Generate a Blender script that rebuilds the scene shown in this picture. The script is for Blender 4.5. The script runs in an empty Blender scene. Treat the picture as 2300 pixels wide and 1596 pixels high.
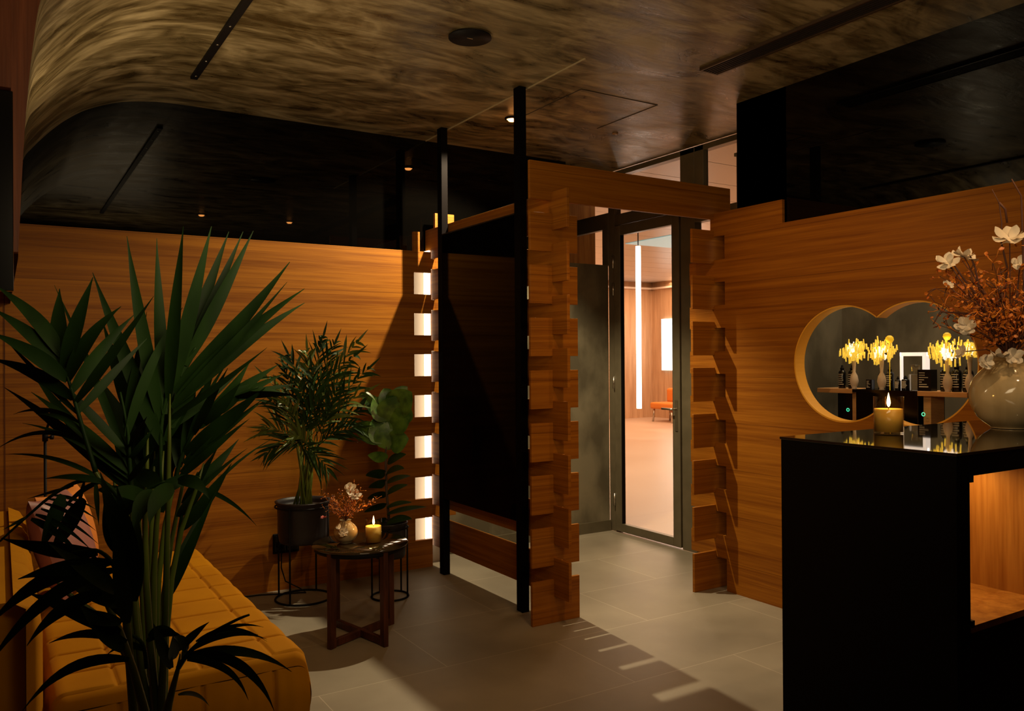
import bpy, bmesh, math, random
from mathutils import Vector, Matrix

S = bpy.context.scene
C = bpy.context.collection
# ------------------------------------------------------------------ camera
FPX = 1842.0; CX, CY = 1150.0, 798.0; CAMH = 1.4
yaw, pit, rol = math.radians(31.98), math.radians(.19), math.radians(.38)
Fv = Vector((math.sin(yaw)*math.cos(pit), math.cos(yaw)*math.cos(pit), math.sin(pit)))
Rv = Vector((math.cos(yaw), -math.sin(yaw), 0)); Uv = Rv.cross(Fv)
Rv, Uv = Rv*math.cos(rol)-Uv*math.sin(rol), Uv*math.cos(rol)+Rv*math.sin(rol)
CAM = Vector((0, 0, CAMH))
cd = bpy.data.cameras.new('camera'); cam = bpy.data.objects.new('camera', cd); C.objects.link(cam)
cd.sensor_width = 36; cd.lens = FPX/2300*36; cd.clip_start = .05; cd.clip_end = 100
cam.matrix_world = Matrix(((Rv.x, Uv.x, -Fv.x, 0), (Rv.y, Uv.y, -Fv.y, 0), (Rv.z, Uv.z, -Fv.z, CAMH), (0, 0, 0, 1)))
S.camera = cam
# ------------------------------------------------------------------ colour management, world
S.view_settings.view_transform = 'Standard'; S.view_settings.look = 'None'
S.view_settings.gamma = 1; S.view_settings.exposure = -0.22; S.view_settings.use_curve_mapping = False
w = bpy.data.worlds.new('world'); S.world = w; w.use_nodes = True
w.node_tree.nodes['Background'].inputs[0].default_value = (1, .6, .3, 1)
w.node_tree.nodes['Background'].inputs[1].default_value = .004
S.cycles.max_bounces = 8; S.cycles.diffuse_bounces = 4; S.cycles.glossy_bounces = 4; S.cycles.transparent_max_bounces = 12
S.cycles.sample_clamp_indirect = 4; S.cycles.use_denoising = True
S.cycles.caustics_reflective = False; S.cycles.caustics_refractive = False

def light(kind, name, loc, energy, col, target=None, size=.05, ang=60, blend=.3, sx=None, sy=None, spread=None):
    l = bpy.data.lights.new(name, kind); o = bpy.data.objects.new(name, l); C.objects.link(o)
    l.energy = energy; l.color = col; o.location = loc
    if kind == 'SPOT':
        l.spot_size = math.radians(ang); l.spot_blend = blend; l.shadow_soft_size = size
    elif kind == 'POINT': l.shadow_soft_size = size
    elif kind == 'AREA':
        l.shape = 'RECTANGLE'; l.size = sx; l.size_y = sy
        if spread: l.spread = math.radians(spread)
    if target is not None:
        o.rotation_euler = (Vector(target)-Vector(loc)).to_track_quat('-Z', 'Y').to_euler()
    return o
WARM = (1, .56, .22); WARM2 = (1, .66, .34); NEUT = (1, .82, .58)
light('SPOT', 'second_wall_spot_light', (1.76, 1.43, 2.84), 40, WARM, (1.75, 4.2, .4), .02, 62, .6)
light('SPOT', 'counter_spot_light', (2.9, 1.2, 2.84), 27, WARM, (2.9, 2.5, .9), .02, 84, .5)
light('SPOT', 'passage_spot_light', (2.15, 2.55, 2.84), 30, WARM, (3.6, 2.95, .9), .02, 84, .6)
light('SPOT', 'counter_vase_light', (2.3, .6, 2.84), 40, WARM2, (2.85, 1.5, 1.2), .02, 45, .6)
light('SPOT', 'sofa_spot_light', (.9, 2.3, 2.84), 11, WARM, (.5, 3.4, .3), .02, 75, .6)
# vestibule downlights
light('SPOT', 'vestibule_lamp_light', (2.717, 4.333, 2.86), 290, (1, .82, .52), (2.717-.20, 4.333+.15, 1.86), .012, 126, .32)
# hall behind the glass door
light('AREA', 'hall_ceiling_light', (7.5, 8.2, 3.1), 235, (1, .72, .48), (7.5, 8.2, 0), sx=5, sy=4)
light('AREA', 'hall_far_light', (11, 12, 3.1), 360, (1, .66, .42), (11, 12, 0), sx=4, sy=4)
# cove light on top of the wooden wall's west end and behind the bulkhead
light('AREA', 'cove_light', (.16, 3.9, 2.16), 18, (1, .78, .46), (.5, 3.7, 2.9), sx=.06, sy=2.2)
light('AREA', 'near_ceiling_fill', (.9, .6, 1.9), 30, (1, .76, .44), (1.2, 1.9, 2.9), sx=1.2, sy=.8)  # added fill without a fixture, brightens the ceiling near the camera
# room behind the circular window
light('AREA', 'back_room_light', (4.25, 2.55, 2.4), 9, (1, .84, .62), (4.25, 2.5, 1.0), sx=.5, sy=.9)

# ------------------------------------------------------------------ mesh helpers
class MB:
    def __init__(s): s.v = []; s.f = []; s.sm = []
    def add(s, vs, fs, smooth=False):
        n = len(s.v); s.v += [Vector(v) for v in vs]; s.f += [tuple(i+n for i in f) for f in fs]; s.sm += [smooth]*len(fs); return s
    def box(s, x0, x1, y0, y1, z0, z1):
        vs = [(x, y, z) for z in (z0, z1) for y in (y0, y1) for x in (x0, x1)]
        return s.add(vs, [(0, 2, 3, 1), (4, 5, 7, 6), (0, 1, 5, 4), (2, 6, 7, 3), (0, 4, 6, 2), (1, 3, 7, 5)])
    def obox(s, c, ax, ay, az):
        c, ax, ay, az = map(Vector, (c, ax, ay, az))
        vs = [c+ax*i+ay*j+az*k for k in (-1, 1) for j in (-1, 1) for i in (-1, 1)]
        return s.add(vs, [(0, 2, 3, 1), (4, 5, 7, 6), (0, 1, 5, 4), (2, 6, 7, 3), (0, 4, 6, 2), (1, 3, 7, 5)])
    def bar(s, a, b, w, h, up=(0, 0, 1)):
        a, b = Vector(a), Vector(b); d = b-a; L = d.length; d.normalize()
        sd = d.cross(Vector(up))
        if sd.length < 1e-4: sd = d.cross(Vector((1, 0, 0)))
        sd.normalize(); u2 = sd.cross(d)
        return s.obox((a+b)/2, d*L/2, sd*w/2, u2*h/2)
    def prism(s, pts, ax, lo, hi):
        # pts 2D polygon, extruded along axis ax; pts map to remaining axes in order
        def mk(p, t):
            if ax == 0: return (t, p[0], p[1])
            if ax == 1: return (p[0], t, p[1])
            return (p[0], p[1], t)
        n = len(pts); vs = [mk(p, lo) for p in pts]+[mk(p, hi) for p in pts]
        fs = [tuple(range(n)), tuple(range(2*n-1, n-1, -1))]+[(i, i+n, (i+1) % n+n, (i+1) % n) for i in range(n)]
        return s.add(vs, fs)
    def tube(s, pts, r, seg=8, cap=True):
        pts = [Vector(p) for p in pts]; n = len(pts)
        if not isinstance(r, (list, tuple)): r = [r]*n
        t = (pts[1]-pts[0]).normalized(); a = t.orthogonal().normalized(); vs = []; fs = []
        for i, p in enumerate(pts):
            t2 = (pts[min(i+1, n-1)]-pts[max(i-1, 0)])
            if t2.length < 1e-7: t2 = t
            t2.normalize(); a = (a-t2*a.dot(t2))
            if a.length < 1e-5: a = t2.orthogonal()
            a.normalize(); b = t2.cross(a)
            for k in range(seg):
                q = 2*math.pi*k/seg; vs.append(p+(a*math.cos(q)+b*math.sin(q))*r[i])
        for i in range(n-1):
            for k in range(seg):
                k2 = (k+1) % seg; fs.append((i*seg+k, i*seg+k2, (i+1)*seg+k2, (i+1)*seg+k))
        if cap: fs += [tuple(range(seg-1, -1, -1)), tuple((n-1)*seg+k for k in range(seg))]
        return s.add(vs, fs, True)
    def ring(s, c, R, r, seg=40, sg2=6, axis=2):
        c = Vector(c); vs = []; fs = []
        for i in range(seg):
            q = 2*math.pi*i/seg
            for k in range(sg2):
                e = 2*math.pi*k/sg2; rr = R+r*math.cos(e)
                l = (rr*math.cos(q), rr*math.sin(q), r*math.sin(e))
                if axis == 0: l = (l[2], l[0], l[1])
                if axis == 1: l = (l[0], l[2], l[1])
                vs.append(c+Vector(l))
        for i in range(seg):
            for k in range(sg2):
                fs.append((i*sg2+k, ((i+1) % seg)*sg2+k, ((i+1) % seg)*sg2+(k+1) % sg2, i*sg2+(k+1) % sg2))
        return s.add(vs, fs, True)
    def lathe(s, prof, c=(0, 0, 0), seg=40, smooth=True):
        c = Vector(c); vs = []; fs = []; n = len(prof)
        for r, z in prof:
            for k in range(seg):
                q = 2*math.pi*k/seg; vs.append(c+Vector((r*math.cos(q), r*math.sin(q), z)))
        for i in range(n-1):
            for k in range(seg):
                k2 = (k+1) % seg; fs.append((i*seg+k, i*seg+k2, (i+1)*seg+k2, (i+1)*seg+k))
        if prof[0][0] > 1e-6: fs.append(tuple(range(seg-1, -1, -1)))
        if prof[-1][0] > 1e-6: fs.append(tuple((n-1)*seg+k for k in range(seg)))
        return s.add(vs, fs, smooth)
    def leaf(s, p0, p1, wd, bend=(0, 0, 0), face=None, twist=0, n=8, shape='blade', fold=.18, thick=.0):
        p0, p1 = Vector(p0), Vector(p1); m = (p0+p1)/2+Vector(bend)
        vs = []; fs = []
        for i in range(n+1):
            t = i/n; p = p0*(1-t)**2+m*2*t*(1-t)+p1*t*t
            d = ((m-p0)*2*(1-t)+(p1-m)*2*t); d.normalize()
            fc = Vector(face) if face is not None else (CAM-p).normalized()
            sd = d.cross(fc)
            if sd.length < 1e-4: sd = d.orthogonal()
            sd.normalize(); nn = sd.cross(d)
            a = math.radians(twist); sd2 = sd*math.cos(a)+nn*math.sin(a); nn2 = nn*math.cos(a)-sd*math.sin(a)
            if shape == 'blade': wt = (max(0, math.sin(math.pi*min(1, t*.94+.06)**.72)))**1.05 if t < 1 else 0
            elif shape == 'oval': wt = math.sin(math.pi*min(.999, max(.001, t))**.75)**.7 if 0 < t < 1 else 0
            elif shape == 'petal': wt = math.sin(math.pi*t**1.3)**.6 if 0 < t < 1 else .1
            hw = wd/2*max(wt, .04)
            vs += [p+sd2*hw+nn2*hw*fold, p-nn2*thick, p-sd2*hw+nn2*hw*fold]
        for i in range(n):
            b = i*3; fs += [(b, b+3, b+4, b+1), (b+1, b+4, b+5, b+2)]
        return s.add(vs, fs, True)
    def build(s, name, mat, parent=None, bevel=0, seg=2, sub=0):
        me = bpy.data.meshes.new(name); org = parent_loc(parent) if parent else Vector((0, 0, 0))
        me.from_pydata([v-org for v in s.v], [], s.f); me.update()
        for p, q in zip(me.polygons, s.sm): p.use_smooth = q
        bm_ = bmesh.new(); bm_.from_mesh(me); bmesh.ops.recalc_face_normals(bm_, faces=bm_.faces); bm_.to_mesh(me); bm_.free()
        if mat: me.materials.append(mat)
        o = bpy.data.objects.new(name, me); C.objects.link(o)
        if parent: o.parent = parent
        if bevel:
            b = o.modifiers.new('bevel', 'BEVEL'); b.width = bevel; b.segments = seg; b.limit_method = 'ANGLE'
        if sub:
            b = o.modifiers.new('sub', 'SUBSURF'); b.levels = sub; b.render_levels = sub
        return o
def parent_loc(p):
    v = Vector((0, 0, 0))
    while p: v += p.location; p = p.parent
    return v
def thing(name, label, cat, loc=(0, 0, 0), group=None):
    o = bpy.data.objects.new(name, None); C.objects.link(o); o.location = loc; o.empty_display_size = .1
    o['label'] = label; o['category'] = cat
    if group: o['group'] = group
    return o
def tag(o, label, cat, group=None):
    o['label'] = label; o['category'] = cat
    if group: o['group'] = group
    return o
def struct(o): o['kind'] = 'structure'; return o
def recenter(o):
    """put a baked top-level mesh's origin at its own base"""
    me = o.data; xs = [v.co for v in me.vertices]
    c = Vector(((min(v.x for v in xs)+max(v.x for v in xs))/2, (min(v.y for v in xs)+max(v.y for v in xs))/2, min(v.z for v in xs)))
    for v in me.vertices: v.co -= c
    o.location = c; return o
def W(x, y, d): return CAM+(Fv*FPX+Rv*(x-CX)-Uv*(y-CY))/FPX*d
def onZ(x, y, z):
    r = Fv*FPX+Rv*(x-CX)-Uv*(y-CY); return CAM+r*((z-CAMH)/r.z)
def onX(x, y, X):
    r = Fv*FPX+Rv*(x-CX)-Uv*(y-CY); return CAM+r*(X/r.x)
def cut(o, cutters):
    for c in cutters:
        m = o.modifiers.new('b', 'BOOLEAN'); m.operation = 'DIFFERENCE'; m.object = c; m.solver = 'EXACT'
    bpy.context.view_layer.update(); dg = bpy.context.evaluated_depsgraph_get(); me = bpy.data.meshes.new_from_object(o.evaluated_get(dg))
    o.modifiers.clear(); o.data = me
    for c in cutters: bpy.data.objects.remove(c)
    return o

# ------------------------------------------------------------------ materials
def mat(name, base=(.5, .5, .5), rough=.5, metal=0, **k):
    m = bpy.data.materials.new(name); m.use_nodes = True; b = m.node_tree.nodes['Principled BSDF']
    b.inputs['Base Color'].default_value = (*base, 1); b.inputs['Roughness'].default_value = rough; b.inputs['Metallic'].default_value = metal
    for kk, v in k.items():
        b.inputs[kk.replace('_', ' ')].default_value = (*v, 1) if isinstance(v, tuple) and b.inputs[kk.replace('_', ' ')].type == 'RGBA' else v
    return m
def N(m, t, **k):
    n = m.node_tree.nodes.new(t)
    for a, v in k.items(): setattr(n, a, v)
    return n
def L(m, a, b): m.node_tree.links.new(a, b)
def vary(m, base, dark, scale=(6, 6, 6), detail=4, lo=.35, hi=.7, rough=None, bump=0, dist=0, nscale=1):
    tc = N(m, 'ShaderNodeTexCoord'); mp = N(m, 'ShaderNodeMapping'); mp.inputs['Scale'].default_value = scale
    nz = N(m, 'ShaderNodeTexNoise'); nz.inputs['Scale'].default_value = nscale; nz.inputs['Detail'].default_value = detail; nz.inputs['Distortion'].default_value = dist
    r = N(m, 'ShaderNodeValToRGB'); r.color_ramp.elements[0].position = lo; r.color_ramp.elements[1].position = hi
    r.color_ramp.elements[0].color = (*dark, 1); r.color_ramp.elements[1].color = (*base, 1)
    L(m, tc.outputs['Object'], mp.inputs['Vector']); L(m, mp.outputs[0], nz.inputs['Vector']); L(m, nz.outputs[0], r.inputs[0])
    b = m.node_tree.nodes['Principled BSDF']; L(m, r.outputs[0], b.inputs['Base Color'])
    if rough:
        mr = N(m, 'ShaderNodeMapRange'); mr.inputs['To Min'].default_value = rough[0]; mr.inputs['To Max'].default_value = rough[1]
        L(m, nz.outputs[0], mr.inputs[0]); L(m, mr.outputs[0], b.inputs['Roughness'])
    if bump:
        bp = N(m, 'ShaderNodeBump'); bp.inputs['Strength'].default_value = bump; bp.inputs['Distance'].default_value = .01
        L(m, nz.outputs[0], bp.inputs['Height']); L(m, bp.outputs[0], b.inputs['Normal'])
    return m, nz, r
def wood(name, light_c, dark_c, scale, plank=True, rough=(.42, .6)):
    m = mat(name); b = m.node_tree.nodes['Principled BSDF']
    tc = N(m, 'ShaderNodeTexCoord'); mp = N(m, 'ShaderNodeMapping'); mp.inputs['Scale'].default_value = scale
    mp2 = N(m, 'ShaderNodeMapping'); mp2.inputs['Scale'].default_value = tuple(s*4.5 for s in scale)
    n1 = N(m, 'ShaderNodeTexNoise'); n1.inputs['Scale'].default_value = 1; n1.inputs['Detail'].default_value = 6; n1.inputs['Distortion'].default_value = .4
    n2 = N(m, 'ShaderNodeTexNoise'); n2.inputs['Scale'].default_value = 1; n2.inputs['Detail'].default_value = 3
    L(m, tc.outputs['Object'], mp.inputs[0]); L(m, tc.outputs['Object'], mp2.inputs[0]); L(m, mp.outputs[0], n1.inputs['Vector']); L(m, mp2.outputs[0], n2.inputs['Vector'])
    mx = N(m, 'ShaderNodeMath', operation='MULTIPLY_ADD'); mx.inputs[1].default_value = .45; L(m, n2.outputs[0], mx.inputs[0]); L(m, n1.outputs[0], mx.inputs[2])
    src = mx.outputs[0]
    if plank:
        sp = N(m, 'ShaderNodeSeparateXYZ'); L(m, tc.outputs['Object'], sp.inputs[0])
        dv = N(m, 'ShaderNodeMath', operation='DIVIDE'); dv.inputs[1].default_value = .1384; L(m, sp.outputs[2], dv.inputs[0])
        fl = N(m, 'ShaderNodeMath', operation='FLOOR'); L(m, dv.outputs[0], fl.inputs[0])
        wn = N(m, 'ShaderNodeTexWhiteNoise', noise_dimensions='1D'); L(m, fl.outputs[0], wn.inputs['W'])
        ad = N(m, 'ShaderNodeMath', operation='MULTIPLY_ADD'); ad.inputs[1].default_value = .10; L(m, wn.outputs['Value'], ad.inputs[0]); L(m, src, ad.inputs[2]); src = ad.outputs[0]
    r = N(m, 'ShaderNodeValToRGB'); r.color_ramp.elements[0].position = .50; r.color_ramp.elements[1].position = .98
    r.color_ramp.elements[0].color = (*dark_c, 1); r.color_ramp.elements[1].color = (*light_c, 1); L(m, src, r.inputs[0]); L(m, r.outputs[0], b.inputs['Base Color'])
    mr = N(m, 'ShaderNodeMapRange'); mr.inputs['To Min'].default_value = rough[0]; mr.inputs['To Max'].default_value = rough[1]; L(m, n2.outputs[0], mr.inputs[0]); L(m, mr.outputs[0], b.inputs['Roughness'])
    b.inputs['IOR'].default_value = 1.3
    if plank:
        sd_ = N(m, 'ShaderNodeMath', operation='DIVIDE'); sd_.inputs[1].default_value = .2767; L(m, sp.outputs[2], sd_.inputs[0])
        so_ = N(m, 'ShaderNodeMath', operation='ADD'); so_.inputs[1].default_value = .37; L(m, sd_.outputs[0], so_.inputs[0])
        fr_ = N(m, 'ShaderNodeMath', operation='FRACT'); L(m, so_.outputs[0], fr_.inputs[0])
        lt_ = N(m, 'ShaderNodeMath', operation='LESS_THAN'); lt_.inputs[1].default_value = .012; L(m, fr_.outputs[0], lt_.inputs[0])
        mx_ = N(m, 'ShaderNodeMix', data_type='RGBA'); mx_.inputs['B'].default_value = (*[c*.55 for c in dark_c], 1); L(m, r.outputs[0], mx_.inputs['A'])
        ms_ = N(m, 'ShaderNodeMath', operation='MULTIPLY'); ms_.inputs[1].default_value = .6; L(m, lt_.outputs[0], ms_.inputs[0]); L(m, ms_.outputs[0], mx_.inputs['Factor']); L(m, mx_.outputs['Result'], b.inputs['Base Color'])
    bp = N(m, 'ShaderNodeBump'); bp.inputs['Strength'].default_value = .12; bp.inputs['Distance'].default_value = .004; L(m, n2.outputs[0], bp.inputs['Height']); L(m, bp.outputs[0], b.inputs['Normal'])
    return m
def emis(name, col, st, base=(.8, .8, .8)):
    return mat(name, base, .5, 0, Emission_Color=col, Emission_Strength=st)
OAK = wood('oak_horizontal', (.36, .128, .008), (.18, .050, .002), (.9, .9, 40))
OAKV = wood('oak_vertical', (.44, .21, .045), (.24, .09, .014), (26, 26, 1.3), False)
HALLW = wood('hall_wood', (.62, .40, .24), (.42, .25, .14), (14, 14, .8), False)
REDW = wood('red_wood', (.16, .045, .015), (.07, .018, .006), (26, 26, 1.2), False)
WALN = wood('walnut', (.10, .032, .014), (.035, .011, .006), (30, 30, 4), False, (.3, .45))
def stucco():
    m = mat('polished_stucco'); b = m.node_tree.nodes['Principled BSDF']; tc = N(m, 'ShaderNodeTexCoord')
    def noise(sc, det, dist, ro=.6):
        mp = N(m, 'ShaderNodeMapping'); mp.inputs['Scale'].default_value = sc; nz = N(m, 'ShaderNodeTexNoise'); nz.inputs['Scale'].default_value = 1
        nz.inputs['Detail'].default_value = det; nz.inputs['Distortion'].default_value = dist; nz.inputs['Roughness'].default_value = ro
        L(m, tc.outputs['Object'], mp.inputs[0]); L(m, mp.outputs[0], nz.inputs['Vector']); return nz.outputs[0]
    st = noise((2.6, 13, 2.6), 9, .6, .66); bl = noise((2.0, 3.4, 2.0), 8, 1.6, .64); fi = noise((9, 60, 9), 3, 0)
    a1 = N(m, 'ShaderNodeMath', operation='MULTIPLY_ADD'); a1.inputs[1].default_value = .50; L(m, st, a1.inputs[0])
    h = N(m, 'ShaderNodeMath', operation='MULTIPLY'); h.inputs[1].default_value = .68; L(m, bl, h.inputs[0]); L(m, h.outputs[0], a1.inputs[2])
    a2 = N(m, 'ShaderNodeMath', operation='MULTIPLY_ADD'); a2.inputs[1].default_value = .14; L(m, fi, a2.inputs[0]); L(m, a1.outputs[0], a2.inputs[2])
    r = N(m, 'ShaderNodeValToRGB'); e = r.color_ramp.elements; e[0].position = .54; e[1].position = .79
    e[0].color = (.055, .036, .013, 1); e[1].color = (.36, .28, .15, 1); x = e.new(.645); x.color = (.160, .116, .052, 1)
    L(m, a2.outputs[0], r.inputs[0]); L(m, r.outputs[0], b.inputs['Base Color'])
    mr = N(m, 'ShaderNodeMapRange'); mr.inputs['From Min'].default_value = .3; mr.inputs['From Max'].default_value = .7; mr.inputs['To Min'].default_value = .22; mr.inputs['To Max'].default_value = .5
    L(m, bl, mr.inputs[0]); L(m, mr.outputs[0], b.inputs['Roughness'])
    bp = N(m, 'ShaderNodeBump'); bp.inputs['Strength'].default_value = .55; bp.inputs['Distance'].default_value = .012; L(m, a2.outputs[0], bp.inputs['Height']); L(m, bp.outputs[0], b.inputs['Normal'])
    return m
STUC = stucco()
PLAS, _, _ = vary(mat('grey_plaster'), (.22, .185, .115), (.10, .082, .048), (3.5, 3.5, 2.2), 8, .40, .62, (.5, .7), .25, .1)
BGLASS = mat('black_glass', (.0012, .0010, .0008), .015, 0, IOR=1.48)
PANELG = mat('tinted_panel_glass', (.0014, .0008, .0006), .05, 0, IOR=1.13)
POSTM = mat('post_metal', (.004, .003, .003), .6, 0, IOR=1.08)
PBLACK = mat('black_panel', (.0022, .0016, .0014), .16)
BMET = mat('black_metal', (.006, .005, .005), .55, 0, IOR=1.22)
POTM = mat('black_pot', (.014, .011, .012), .5)
BRONZE, _, _ = vary(mat('bronze_aluminium'), (.13, .105, .062), (.10, .082, .048), (9, 9, 9), 2, .3, .7, (.35, .45))
CHROME = mat('brushed_steel', (.55, .5, .42), .3, 1)
COUNTER = mat('counter_laminate', (.002, .0015, .0013), .5, 0, IOR=1.25)
CTOP = mat('counter_top_glass', (.012, .010, .006), .03, 0, IOR=1.9)
TTOP = mat('table_top_glass', (.02, .012, .005), .05, 0, IOR=1.7)
VELV, _, _ = vary(mat('mustard_velvet'), (.46, .19, .003), (.34, .125, .002), (2.5, 2.5, 2.5), 5, .3, .7, None, .1)
VELV.node_tree.nodes['Principled BSDF'].inputs['Sheen Weight'].default_value = .12
VELV.node_tree.nodes['Principled BSDF'].inputs['Sheen Tint'].default_value = (1, .5, .1, 1)
VELV.node_tree.nodes['Principled BSDF'].inputs['Roughness'].default_value = .8; VELV.node_tree.nodes['Principled BSDF'].inputs['IOR'].default_value = 1.15
PINK, _, _ = vary(mat('dusty_pink_velvet'), (.36, .15, .13), (.26, .09, .075), (8, 8, 8), 4, .3, .7)
ORNG = mat('orange_velvet', (.62, .19, .02), .75)
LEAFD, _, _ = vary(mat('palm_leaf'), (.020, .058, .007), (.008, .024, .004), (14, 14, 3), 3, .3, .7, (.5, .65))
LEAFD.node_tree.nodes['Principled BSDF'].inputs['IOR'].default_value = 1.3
LEAFG, _, _ = vary(mat('lit_palm_leaf'), (.12, .17, .025), (.05, .08, .012), (18, 18, 4), 3, .3, .7, (.35, .5))  # yellow light on some fronds painted in as a paler green
FICUS, _, _ = vary(mat('fig_leaf'), (.085, .19, .02), (.022, .07, .008), (16, 16, 16), 5, .38, .62, (.3, .5), .3)
STEM, _, _ = vary(mat('green_stem'), (.16, .21, .02), (.07, .11, .012), (20, 20, 3), 3, .3, .7, (.35, .5))
BARK = mat('bark', (.07, .045, .03), .8); SOIL, _, _ = vary(mat('soil'), (.03, .018, .01), (.01, .006, .004), (60, 60, 60), 3)
WAX = mat('candle_wax', (.80, .58, .16), .4, 0, Subsurface_Weight=.35, Subsurface_Radius=(.03, .015, .005), Emission_Color=(1, .45, .06), Emission_Strength=.0)
FLAME = emis('flame', (1, .62, .22), 14); WICK = mat('wick', (.01, .008, .006), .9)
PETAL = mat('white_petal', (.72, .62, .48), .6); PETALR = mat('pink_petal', (.5, .10, .08), .6)
TWIG = mat('brown_twig', (.10, .035, .02), .7); DRIED, _, _ = vary(mat('dried_orange'), (.85, .30, .025), (.48, .10, .012), (40, 40, 40), 2)
VASE, _, _ = vary(mat('glazed_ceramic'), (.58, .46, .27), (.40, .29, .14), (5, 5, 2.2), 4, .38, .62, (.06, .12), 0, 1.2)
LABEL = mat('label_print', (.7, .68, .6), .6); BOT = mat('black_bottle', (.006, .006, .008), .2)
CRYS = mat('crystal', (.85, .8, .7), .05, 0, Transmission_Weight=.75, IOR=1.5)
AMB = emis('amber_crystal', (1, .62, .06), .75, (.7, .45, .05)); AMBW = emis('glowing_crystal', (1, .78, .58), 1.15)
WHITEP = mat('white_ceramic', (.75, .62, .5), .35)
LAMPW = emis('frame_light', (1, .84, .72), .95); GREEN = emis('green_led', (.02, .7, .35), 1.3)
TUBE = emis('light_tube', (1, .90, .80), 9); SIGN = emis('light_panel', (.80, .98, 1), 2.6); CYAN = emis('cyan_lamp_glow', (.02, .50, .58), .8)
SPOTE = emis('lamp_glow', (1, .36, .08), 26); STRIP = emis('warm_strip', (1, .80, .55), 6)
CEILP = mat('hall_ceiling_panel', (.62, .58, .54), .35); HALLF, _, _ = vary(mat('hall_floor'), (.55, .40, .30), (.48, .34, .25), (1, 1, 1), 3, .3, .7, (.3, .4))
def glass(name, tint=(1, 1, 1), refl=.9, rough=.0):
    m = bpy.data.materials.new(name); m.use_nodes = True; nt = m.node_tree; nt.nodes.remove(nt.nodes['Principled BSDF']); out = nt.nodes['Material Output']
    t = N(m, 'ShaderNodeBsdfTransparent'); t.inputs[0].default_value = (*tint, 1); g = N(m, 'ShaderNodeBsdfGlossy'); g.inputs['Roughness'].default_value = rough
    f = N(m, 'ShaderNodeLayerWeight'); f.inputs['Blend'].default_value = .5; pw = N(m, 'ShaderNodeMath', operation='POWER'); pw.inputs[1].default_value = 4; L(m, f.outputs['Facing'], pw.inputs[0]); mm = N(m, 'ShaderNodeMath', operation='MULTIPLY_ADD'); mm.inputs[1].default_value = .6*refl; mm.inputs[2].default_value = .035*refl
    mx = N(m, 'ShaderNodeMixShader'); L(m, pw.outputs[0], mm.inputs[0]); L(m, mm.outputs[0], mx.inputs[0]); L(m, t.outputs[0], mx.inputs[1]); L(m, g.outputs[0], mx.inputs[2]); L(m, mx.outputs[0], out.inputs[0])
    return m
PANE = glass('window_pane', (.93, .90, .86)); TUMB = glass('candle_glass', (1, .93, .80), 1.0, .02)
# floor: large-format stone tiles with pale joints
FLOOR, fn, fr = vary(mat('stone_tile'), (.30, .255, .185), (.19, .158, .112), (1.6, 1.6, 1.6), 8, .33, .68, (.42, .6), .05)
def tiles(m, ramp):
    tc = N(m, 'ShaderNodeTexCoord'); mp = N(m, 'ShaderNodeMapping'); mp.inputs['Location'].default_value = (.08, .27, 0)
    br = N(m, 'ShaderNodeTexBrick'); br.inputs['Scale'].default_value = 1; br.inputs['Mortar Size'].default_value = .0022; br.inputs['Mortar Smooth'].default_value = .3
    br.inputs['Brick Width'].default_value = 1.2; br.inputs['Row Height'].default_value = .6; br.offset = .5
    br.inputs['Color1'].default_value = (.92, .92, .92, 1); br.inputs['Color2'].default_value = (1.1, 1.1, 1.1, 1); br.inputs['Mortar'].default_value = (1.7, 1.7, 1.75, 1)
    L(m, tc.outputs['Object'], mp.inputs[0]); L(m, mp.outputs[0], br.inputs['Vector'])
    mx = N(m, 'ShaderNodeMix', data_type='RGBA', blend_type='MULTIPLY'); mx.inputs['Factor'].default_value = 1
    L(m, ramp.outputs[0], mx.inputs['A']); L(m, br.outputs['Color'], mx.inputs['B']); L(m, mx.outputs['Result'], m.node_tree.nodes['Principled BSDF'].inputs['Base Color'])
tiles(FLOOR, fr)

# ------------------------------------------------------------------ setting
PER = .2767
struct(MB().box(-1.2, 4.2, -2.2, 5.6, -.08, 0).build('floor', FLOOR))
# wooden north wall with seven little windows at its east end
nw = MB().box(-.6, 2.345, 4.985, 5.01, 0, 2.12); nw.box(2.345, 2.472, 4.985, 5.01, 0, .187)
for k in range(7):
    lo = .187+.2742*k+.147; hi = .187+.2742*(k+1) if k < 6 else 2.12
    nw.box(2.345, 2.472, 4.985, 5.01, lo, hi)
nw.box(2.345, 2.39, 4.985, 5.01, 2.12, 2.25)
for k in range(7): nw.box(2.472, 2.505, 4.986, 5.009, .346+PER*k, .414+PER*k)
for k in range(8): nw.box(2.505, 2.65, 4.985, 5.01, .334+.2742*k-.004, .334+.2742*k+.133)
struct(nw.build('wall_north', OAK))
struct(MB().box(.018, .022, 4.9835, 4.985, 0, 2.12).build('trim_2', REDW))
struct(MB().box(2.0, 2.60, 5.10, 5.12, 0, 2.12).build('wall_recess', mat('recess_plaster', (.42, .36, .29), .7)))
struct(MB().box(-.05, 3.68, 5.10, 5.12, 2.12, 2.92).build('wall_north_glazing', BGLASS))
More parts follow.
